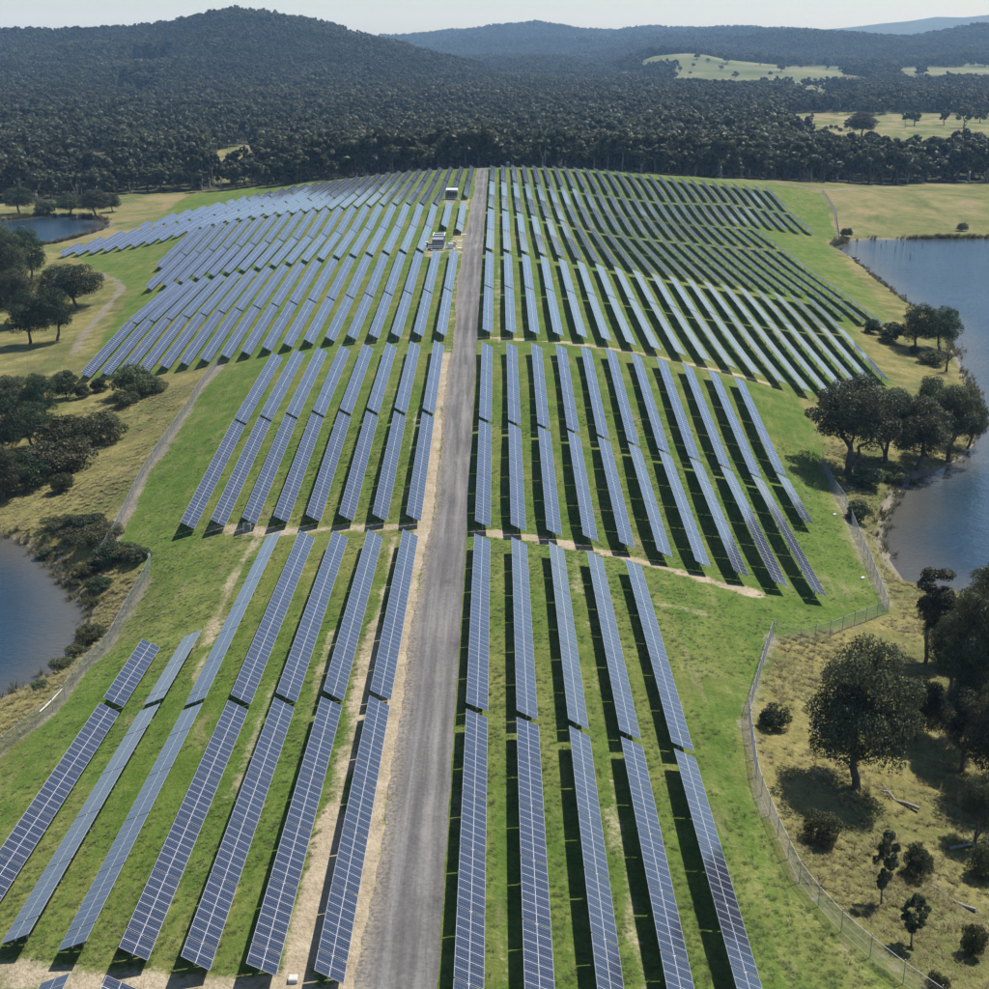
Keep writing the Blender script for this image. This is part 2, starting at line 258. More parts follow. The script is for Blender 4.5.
# open country seen between the woods: outline in view, nearest and farthest Y
OPEN = [([(773, 117), (800, 114), (860, 113), (930, 114), (1010, 113), (1060, 120), (1060, 168), (960, 163), (900, 164), (830, 163), (790, 150)], 690, 1450),
        ([(638, 76), (648, 56), (665, 52), (700, 50), (760, 52), (800, 58), (850, 62), (880, 68), (872, 88), (800, 90), (740, 92), (690, 92), (650, 88)], 1600, 2960),
        ([(895, 76), (900, 62), (940, 58), (1050, 56), (1100, 64), (1080, 86), (900, 85)], 1600, 2960),
        ([(780, 106), (796, 90), (848, 86), (858, 100), (820, 108)], 1000, 2300), ([(208, 182), (212, 150), (250, 142), (262, 146), (258, 182)], 618, 1100),
        ([(78, 182), (80, 154), (116, 150), (122, 182)], 612, 1100), ([(470, 78), (490, 71), (522, 74), (520, 80)], 1400, 2900), ([(566, 60), (592, 54), (596, 60)], 1500, 4000), ([(606, 84), (618, 72), (642, 70), (640, 82)], 1500, 3000)]
def pin(poly, u, v):
    ins = np.zeros(len(u), bool)
    for i in range(len(poly)):
        a = poly[i]; b = poly[(i + 1) % len(poly)]
        if a[1] == b[1]: continue
        ins ^= ((a[1] > v) != (b[1] > v)) & (u < (b[0] - a[0]) * (v - a[1]) / (b[1] - a[1]) + a[0])
    return ins
def open_mask(x, y, z):
    with np.errstate(divide='ignore', invalid='ignore'):
        u, v, d = proj(x, y, z)
    u = u + 5 * wob(x * 0.35, y * 0.22) + 2.5 * wob(x * 1.1, y * 0.7); v = v + 1.1 * wob(x * 0.3 + 70, y * 0.2)
    m = np.zeros(len(x), bool)
    for poly, y0, y1 in OPEN: m |= pin(poly, u, v) & (y > y0) & (y < y1) & (d > 1)
    return m
def wooded(x, y, z): return (y > np.interp(x, FRONT_X, FRONT_Y)) & ~open_mask(x, y, z)

def grow(a, step, ratio, end):
    out = []
    while abs(a) < abs(end): step *= ratio; a += step if end > 0 else -step; out.append(a)
    return out
gx = np.array(sorted(list(np.arange(-122, 130, 0.8)) + grow(129.2, 0.8, 1.07, 7000) + grow(-122, 0.8, 1.07, -7000)))
gy = np.array(sorted(list(np.arange(46, 600, 1.15)) + grow(599.45, 1.15, 1.04, 12200) + grow(46, 2.0, 1.3, -200)))
XX, YY = np.meshgrid(gx, gy); xf, yf = XX.ravel(), YY.ravel()
zf = G(xf, yf)
nearm = (np.abs(xf) < 330) & (yf < 720) & (yf > -50)
xn, yn = xf[nearm], yf[nearm]
w1 = wob(xn * 5, yn * 5) * 0.8
def z0(): return np.zeros(len(xf))
a_green = z0(); a_green[nearm] = 1 - sstep(-0.8, 1.2, sdf(FARM, xn, yn) + w1)
a_sand = z0(); s_ = np.zeros(len(xn)); w2 = wob(xn * 14, yn * 9) * 0.42 + wob(xn * 31, yn * 23) * 0.2
for pl, wd, st in SAND: s_ = np.maximum(s_, st * (1 - sstep(wd * 0.55, wd * 1.35, ldist(pl, xn, yn) + w2)))
a_sand[nearm] = s_
a_dirt = z0(); s_ = np.zeros(len(xn))
for pl, wd, st in DIRT: s_ = np.maximum(s_, st * (1 - sstep(wd * 0.6, wd * 1.4, ldist(pl, xn, yn) + w2)))
for poly, lv in PONDS:
    d = sdf(poly, xn, yn); s_ = np.maximum(s_, 0.8 * (1 - sstep(0.3, 1.5, d + w2)))
a_dirt[nearm] = s_
op = open_mask(xf, yf, zf); a_forest = (wooded(xf, yf, zf) & ~op).astype(float)
a_past = (op & (yf > 1500)).astype(float); a_straw = (op & (yf <= 1500)).astype(float); meadow = (yf > 440) & (yf < 700) & (a_forest < 0.5) & (a_green < 0.5); a_straw[meadow] = 0.6
road_m = (xf > ROAD_X0 + 0.4) & (xf < ROAD_X1 - 0.4) & (yf > 20) & (yf < 578)
zt = zf.copy(); zt[road_m] -= 0.15
zt[nearm] += 0.08 * wob(xn * 14, yn * 14) * (a_green[nearm] < 0.5)
nx, ny = len(gx), len(gy); idx = np.arange(nx * ny).reshape(ny, nx)
quads = np.c_[idx[:-1, :-1].ravel(), idx[:-1, 1:].ravel(), idx[1:, 1:].ravel(), idx[1:, :-1].ravel()]

m_ground, n, l, b = mat('ground', 0.95, 0.1)
tc = n.new('ShaderNodeTexCoord').outputs['Object']
f1 = nz(n, l, 0.045, 5, 0.6, tc, 0.4); f2 = nz(n, l, 0.35, 5, 0.65, tc); f3 = nz(n, l, 2.6, 4, 0.7, tc); f4 = nz(n, l, 0.012, 4, 0.6, tc)
fine = mth(n, l, 'ADD', mth(n, l, 'MULTIPLY', f2, 0.5), mth(n, l, 'MULTIPLY', f3, 0.5))
green = ramp(n, l, fine, [(0.30, (0.034, 0.062, 0.010)), (0.46, (0.062, 0.104, 0.016)), (0.58, (0.096, 0.138, 0.027)), (0.72, (0.18, 0.185, 0.064))])
olive = ramp(n, l, fine, [(0.32, (0.075, 0.092, 0.024)), (0.52, (0.135, 0.142, 0.040)), (0.70, (0.25, 0.225, 0.095))])
lane = nz(n, l, 1.0, 5, 0.65, mapv(n, l, tc, (0.75, 0.035, 1)), 0.3)
fg = mth(n, l, 'ADD', mth(n, l, 'MULTIPLY', f1, 0.55), mth(n, l, 'MULTIPLY', lane, 0.45))
green = mix(n, l, ramp(n, l, fg, [(0.46, 0.0), (0.60, 0.9)]), green, olive)
green = mix(n, l, ramp(n, l, nz(n, l, 0.30, 6, 0.7, mapv(n, l, tc, (1.3, 0.28, 1)), 0.5), [(0.58, 0.0), (0.72, 0.75)]), green, ramp(n, l, fine, [(0.35, (0.12, 0.10, 0.052)), (0.65, (0.25, 0.21, 0.125))]))
dry = ramp(n, l, fine, [(0.30, (0.072, 0.068, 0.022)), (0.45, (0.150, 0.134, 0.044)), (0.57, (0.220, 0.188, 0.074)), (0.72, (0.34, 0.29, 0.145))])
dry2 = ramp(n, l, fine, [(0.32, (0.052, 0.060, 0.018)), (0.55, (0.110, 0.117, 0.038)), (0.72, (0.20, 0.185, 0.08))])
burnt = ramp(n, l, fine, [(0.35, (0.085, 0.060, 0.040)), (0.65, (0.185, 0.145, 0.095))])
dry = mix(n, l, ramp(n, l, nz(n, l, 0.085, 4, 0.6, tc, 0.6), [(0.42, 0.0), (0.60, 1.0)]), dry, dry2)
sandc = ramp(n, l, fine, [(0.30, (0.19, 0.155, 0.10)), (0.50, (0.31, 0.255, 0.175)), (0.72, (0.44, 0.375, 0.275))])
dirtc = ramp(n, l, fine, [(0.30, (0.105, 0.092, 0.066)), (0.55, (0.205, 0.18, 0.135)), (0.75, (0.31, 0.275, 0.21))])
floor_ = ramp(n, l, fine, [(0.3, (0.022, 0.024, 0.012)), (0.7, (0.070, 0.064, 0.036))])
far_f = ramp(n, l, nz(n, l, 0.02, 6, 0.75, tc), [(0.40, (0.010, 0.016, 0.009)), (0.60, (0.050, 0.060, 0.036))])
floor_ = mix(n, l, attr(n, 'distant').outputs['Fac'], floor_, far_f)
straw = ramp(n, l, nz(n, l, 0.06, 7, 0.72, mapv(n, l, tc, (0.8, 0.5, 1)), 0.6), [(0.38, (0.060, 0.082, 0.024)), (0.46, (0.105, 0.120, 0.040)), (0.53, (0.165, 0.150, 0.066)), (0.61, (0.235, 0.175, 0.098))])
dry = mix(n, l, ramp(n, l, nz(n, l, 0.12, 5, 0.7, mapv(n, l, tc, (1.2, 0.8, 1)), 0.8), [(0.56, 0.0), (0.70, 0.75)]), dry, burnt)
c = mix(n, l, attr(n, 'green').outputs['Fac'], dry, green)
c = mix(n, l, attr(n, 'straw').outputs['Fac'], c, straw)
past = ramp(n, l, mth(n, l, 'ADD', mth(n, l, 'MULTIPLY', f4, 0.5), mth(n, l, 'MULTIPLY', nz(n, l, 0.004, 5, 0.6, tc), 0.5)), [(0.40, (0.065, 0.085, 0.036)), (0.50, (0.110, 0.122, 0.056)), (0.60, (0.175, 0.158, 0.085))])
c = mix(n, l, attr(n, 'pasture').outputs['Fac'], c, past)
c = mix(n, l, attr(n, 'forest').outputs['Fac'], c, floor_)
def edge(name, lo=0.25, hi=0.75):        # breaks a zone's border up with noise
    a = mth(n, l, 'ADD', attr(n, name).outputs['Fac'], mth(n, l, 'MULTIPLY', mth(n, l, 'SUBTRACT', fine, 0.5), 1.5))
    return mth(n, l, 'MULTIPLY', ramp(n, l, a, [(lo, 0.0), (hi, 1.0)]), ramp(n, l, attr(n, name).outputs['Fac'], [(0.02, 0.0), (0.2, 1.0)]))
c = mix(n, l, edge('dirt'), c, dirtc); c = mix(n, l, edge('sand', 0.3, 0.75), c, sandc)
l.new(c, b.inputs['Base Color'])
bump(n, l, b, fine, 0.9, 0.5)
terrain = obj('ground', np_mesh('ground', np.c_[xf, yf, zt], quads, [m_ground], dict(green=a_green, sand=a_sand, dirt=a_dirt, forest=a_forest, straw=a_straw, pasture=a_past, distant=sstep(4300, 5200, yf)), True))
setp(terrain, kind='structure')

# ------------------------------------------------------------------ ponds
m_water, n, l, b = mat('pond_water', 0.06, 0.5)
tc = n.new('ShaderNodeTexCoord').outputs['Object']
deep = ramp(n, l, nz(n, l, 0.03, 3, 0.5, tc), [(0.35, (0.012, 0.027, 0.042)), (0.65, (0.020, 0.040, 0.058))])
l.new(mix(n, l, attr(n, 'shallow').outputs['Fac'], deep, (0.085, 0.075, 0.055)), b.inputs['Base Color'])
b.inputs['IOR'].default_value = 1.33
wv = mth(n, l, 'ADD', nz(n, l, 1.2, 3, 0.6, mapv(n, l, tc, (1.0, 1.6, 1))), mth(n, l, 'MULTIPLY', nz(n, l, 0.25, 2, 0.5, tc), 1.2))
bump(n, l, b, wv, 0.32, 0.35)
for (poly, lv), nm in zip(PONDS, ('pond_water',) * 3):
    p = np.array(poly); st = 1.4 if p[:, 1].max() < 200 else 2.2
    wx = np.arange(p[:, 0].min() - 6, p[:, 0].max() + 6, st); wy = np.arange(p[:, 1].min() - 6, p[:, 1].max() + 6, st)
    A, Bq = np.meshgrid(wx, wy); d = sdf(poly, A.ravel(), Bq.ravel())
    k = len(wx); ix = np.arange(A.size).reshape(A.shape)
    q = np.c_[ix[:-1, :-1].ravel(), ix[:-1, 1:].ravel(), ix[1:, 1:].ravel(), ix[1:, :-1].ravel()]
    q = q[d[q].min(1) < 1.0]; us, inv = np.unique(q, return_inverse=True)
    sh = (1 - sstep(0, 10, -d[us] + 2.5 * wob(A.ravel()[us] * 4, Bq.ravel()[us] * 4))) * 0.75
    setp(obj(nm, np_mesh(nm, np.c_[A.ravel()[us], Bq.ravel()[us], np.full(len(us), lv)], inv.reshape(q.shape), [m_water], dict(shallow=sh))), kind='structure')

# ------------------------------------------------------------------ gravel road
m_road, n, l, b = mat('gravel_road', 0.95, 0.15)
tc = n.new('ShaderNodeTexCoord').outputs['Object']
streak = nz(n, l, 1.0, 5, 0.6, mapv(n, l, tc, (1.5, 0.045, 1)), 0.2); gr = nz(n, l, 3.5, 6, 0.75, tc); pat = nz(n, l, 0.10, 4, 0.6, tc, 0.5)
k = mth(n, l, 'ADD', mth(n, l, 'ADD', mth(n, l, 'MULTIPLY', streak, 0.42), mth(n, l, 'MULTIPLY', gr, 0.36)), mth(n, l, 'MULTIPLY', pat, 0.22))
sx = n.new('ShaderNodeSeparateXYZ'); l.new(tc, sx.inputs[0])
rut = mth(n, l, 'ABSOLUTE', mth(n, l, 'SUBTRACT', mth(n, l, 'ABSOLUTE', mth(n, l, 'ADD', mth(n, l, 'ADD', sx.outputs[0], mth(n, l, 'MULTIPLY', pat, 0.9)), 5.55)), 0.95))
k = mth(n, l, 'ADD', k, mth(n, l, 'MULTIPLY', ramp(n, l, mth(n, l, 'ADD', rut, mth(n, l, 'MULTIPLY', gr, 0.3)), [(0.15, 1.0), (0.75, 0.0)]), 0.07))
k = mth(n, l, 'SUBTRACT', k, ramp(n, l, nz(n, l, 0.45, 5, 0.7, mapv(n, l, tc, (1, 0.35, 1)), 0.6), [(0.58, 0.0), (0.75, 0.10)]))
cc = ramp(n, l, k, [(0.36, (0.058, 0.055, 0.053)), (0.50, (0.108, 0.103, 0.099)), (0.66, (0.200, 0.190, 0.180))])
l.new(mix(n, l, mth(n, l, 'MULTIPLY', attr(n, 'edge').outputs['Fac'], ramp(n, l, gr, [(0.4, 0.0), (0.6, 0.9)])), cc, (0.30, 0.25, 0.175)), b.inputs['Base Color'])
bump(n, l, b, gr, 0.6, 0.06)
ry = np.arange(20, 580, 1.2); rx = np.linspace(0, 1, 11)
RV, RE = [], []
for y in ry:
    e0 = ROAD_X0 + 0.40 * wob(np.array([0.]), np.array([y * 4.2]))[0] + 0.1 * math.sin(y * 1.7); e1 = ROAD_X1 + 0.06 * math.sin(y * 0.9 + 1)
    for t in rx: RV.append((e0 + (e1 - e0) * t, y)); RE.append(max(0, 1 - t / 0.25))
RV = np.array(RV); RZ = G(RV[:, 0], RV[:, 1]) + 0.04 + 0.07 * np.clip(np.minimum(np.tile(rx, len(ry)), 1 - np.tile(rx, len(ry))) * 6, 0, 1)
ix = np.arange(len(RV)).reshape(len(ry), 11)
q = np.c_[ix[:-1, :-1].ravel(), ix[:-1, 1:].ravel(), ix[1:, 1:].ravel(), ix[1:, :-1].ravel()]
setp(obj('gravel_road', np_mesh('gravel_road', np.c_[RV, RZ], q, [m_road], dict(edge=RE), True)), kind='structure')
# ------------------------------------------------------------------ solar tables
PITCHX = 4.3
def row_x(side, k): return PITCHX * (k - 1.41) if side == 'right' else -PITCHX * (k + 1.41)
TILT = {'right': math.radians(26), 'left': math.radians(29.5)}
m_glass, n, l, b = mat('module_glass', 0.16, 0.5)
uv = n.new('ShaderNodeUVMap').outputs[0]; sp_ = n.new('ShaderNodeSeparateXYZ'); l.new(uv, sp_.inputs[0])
def cell_line(sock, cnt, w):
    fr = mth(n, l, 'FRACT', mth(n, l, 'MULTIPLY', sock, cnt)); return mth(n, l, 'LESS_THAN', mth(n, l, 'ABSOLUTE', mth(n, l, 'SUBTRACT', fr, 0.5)), w)
ln = mth(n, l, 'MAXIMUM', cell_line(sp_.outputs[0], 6.0, 0.035), cell_line(sp_.outputs[1], 3.0, 0.075))
g = n.new('ShaderNodeTexCoord').outputs['Object']; oi = n.new('ShaderNodeObjectInfo').outputs['Random']
cellc = mix(n, l, oi, (0.004, 0.005, 0.011), (0.017, 0.0165, 0.027))
cellc = mix(n, l, ramp(n, l, nz(n, l, 0.5, 3, 0.5, g), [(0.4, 0.0), (0.6, 1.0)]), cellc, (0.008, 0.010, 0.019))
l.new(mix(n, l, mth(n, l, 'MULTIPLY', ln, 0.55), cellc, (0.11, 0.12, 0.16)), b.inputs['Base Color'])
l.new(ramp(n, l, nz(n, l, 1.5, 3, 0.5, g), [(0.3, 0.15), (0.7, 0.21)]), b.inputs['Roughness'])
b.inputs['IOR'].default_value = 1.5
b.inputs['Coat Weight'].default_value = 1.0; b.inputs['Coat Roughness'].default_value = 0.10; b.inputs['Coat IOR'].default_value = 1.6   # cover glass
b.inputs['Sheen Weight'].default_value = 0.35; b.inputs['Sheen Roughness'].default_value = 0.38; b.inputs['Sheen Tint'].default_value = (0.74, 0.85, 1, 1)   # pale-blue sheen standing in for sky glare at grazing angles
m_alu = plain('aluminium_frame', (0.40, 0.41, 0.44), 0.42, 0.25, 0.5, 0.08)
m_steel = plain('galvanised_steel', (0.36, 0.37, 0.38), 0.5, 0.4, 0.5, 0.15)
m_back = plain('module_backsheet', (0.50, 0.50, 0.50), 0.7)
MW, ML = 0.985, 2.04          # along the row, across the row

def module_into(mb, cx, cy, M=None, fr=0.021, thick=0.04):
    x0, x1, y0, y1 = cx - ML / 2, cx + ML / 2, cy - MW / 2, cy + MW / 2
    T = (lambda p: tuple(M @ Vector(p))) if M is not None else (lambda p: p)
    O = [(x0, y0), (x1, y0), (x1, y1), (x0, y1)]; I = [(x0 + fr, y0 + fr), (x1 - fr, y0 + fr), (x1 - fr, y1 - fr), (x0 + fr, y1 - fr)]
    for i in range(4):
        j = (i + 1) % 4
        mb.quad(T((*O[i], 0)), T((*O[j], 0)), T((*I[j], 0)), T((*I[i], 0)), 1)
        mb.quad(T((*O[i], -thick)), T((*O[j], -thick)), T((*O[j], 0)), T((*O[i], 0)), 1)
    zi = -0.006; c = 0.014
    for xa, xb in ((x0 + fr, cx - c), (cx + c, x1 - fr)):           # two half-cell fields either side of a pale strip
        mb.quad(*[T((*p, zi)) for p in ((xa, y0 + fr), (xb, y0 + fr), (xb, y1 - fr), (xa, y1 - fr))], 0, [(0, 0), (1, 0), (1, 1), (0, 1)])
    mb.quad(*[T((*p, zi)) for p in ((cx - c, y0 + fr), (cx + c, y0 + fr), (cx + c, y1 - fr), (cx - c, y1 - fr))], 2)
    mb.quad(*[T((*p, -thick)) for p in reversed(O)], 2)
mb = MB(); module_into(mb, 0, 0); MODULE = mb.mesh('module', [m_glass, m_alu, m_back])

def stations(nmod):          # module centre offsets along the row, with the wider gaps over the bearings
    grp = [2] + [7] * 20; y = 0; out = []; bear = []; left = nmod; gi = 0; pit = 0.998
    while left > 0:
        g_ = min(grp[gi], left)
        if left - g_ in (1,): g_ += 1
        for _ in range(g_): out.append(y + pit / 2); y += pit
        left -= g_; gi += 1
        if left > 0: bear.append(y + 0.065); y += 0.13
    return np.array(out) - y / 2, np.array(bear) - y / 2, y
AXH = 1.35
_cache = {}
def table_parts(nmod, tilt_key, tilt):
    key = (nmod, tilt_key)
    if key in _cache: return _cache[key]
    off, bear, L = stations(nmod); Rm = Matrix.Rotation(tilt, 4, 'Y'); up = Matrix.Translation((0, 0, AXH)) @ Rm
    mb = MB()
    for o in off:
        module_into(mb, 0, o, up @ Matrix.Translation((0, 0, 0.13)))
    arr = mb.mesh('module_array', [m_glass, m_alu, m_back])
    mb = MB(); mb.tube([(0, -L / 2, AXH), (0, L / 2, AXH)], [0.075, 0.075], 8); tube = mb.mesh('torque_tube', [m_steel], True)
    mb = MB()
    for o in off[::2]: mb.box(-0.85, 0.85, o - 0.03 + MW / 2, o + 0.03 + MW / 2, 0.03, 0.09, 0, up)
    rail = mb.mesh('mounting_rails', [m_steel])
    mb = MB()
    mb.box(-0.055, 0.055, -0.09, 0.09, -0.6, AXH - 0.12); mb.box(-0.14, 0.14, -0.06, 0.06, AXH - 0.13, AXH + 0.1)
    post = mb.mesh('post', [m_steel])
    mb = MB()
    for y in bear: mb.box(-0.055, 0.055, y - 0.09, y + 0.09, -0.6, AXH - 0.1)
    posts = mb.mesh('posts', [m_steel])
    _cache[key] = (off, bear, L, arr, tube, rail, post, posts, up); return _cache[key]
ORD = ['zeroth', 'first', 'second', 'third', 'fourth', 'fifth', 'sixth', 'seventh', 'eighth', 'ninth', 'tenth', 'eleventh', 'twelfth', 'thirteenth', 'fourteenth', 'fifteenth', 'sixteenth', 'seventeenth', 'eighteenth', 'nineteenth', 'twentieth'] + ['twenty-' + w for w in ('first', 'second', 'third', 'fourth', 'fifth', 'sixth', 'seventh', 'eighth', 'ninth')] + ['thirtieth', 'thirty-first', 'thirty-second']

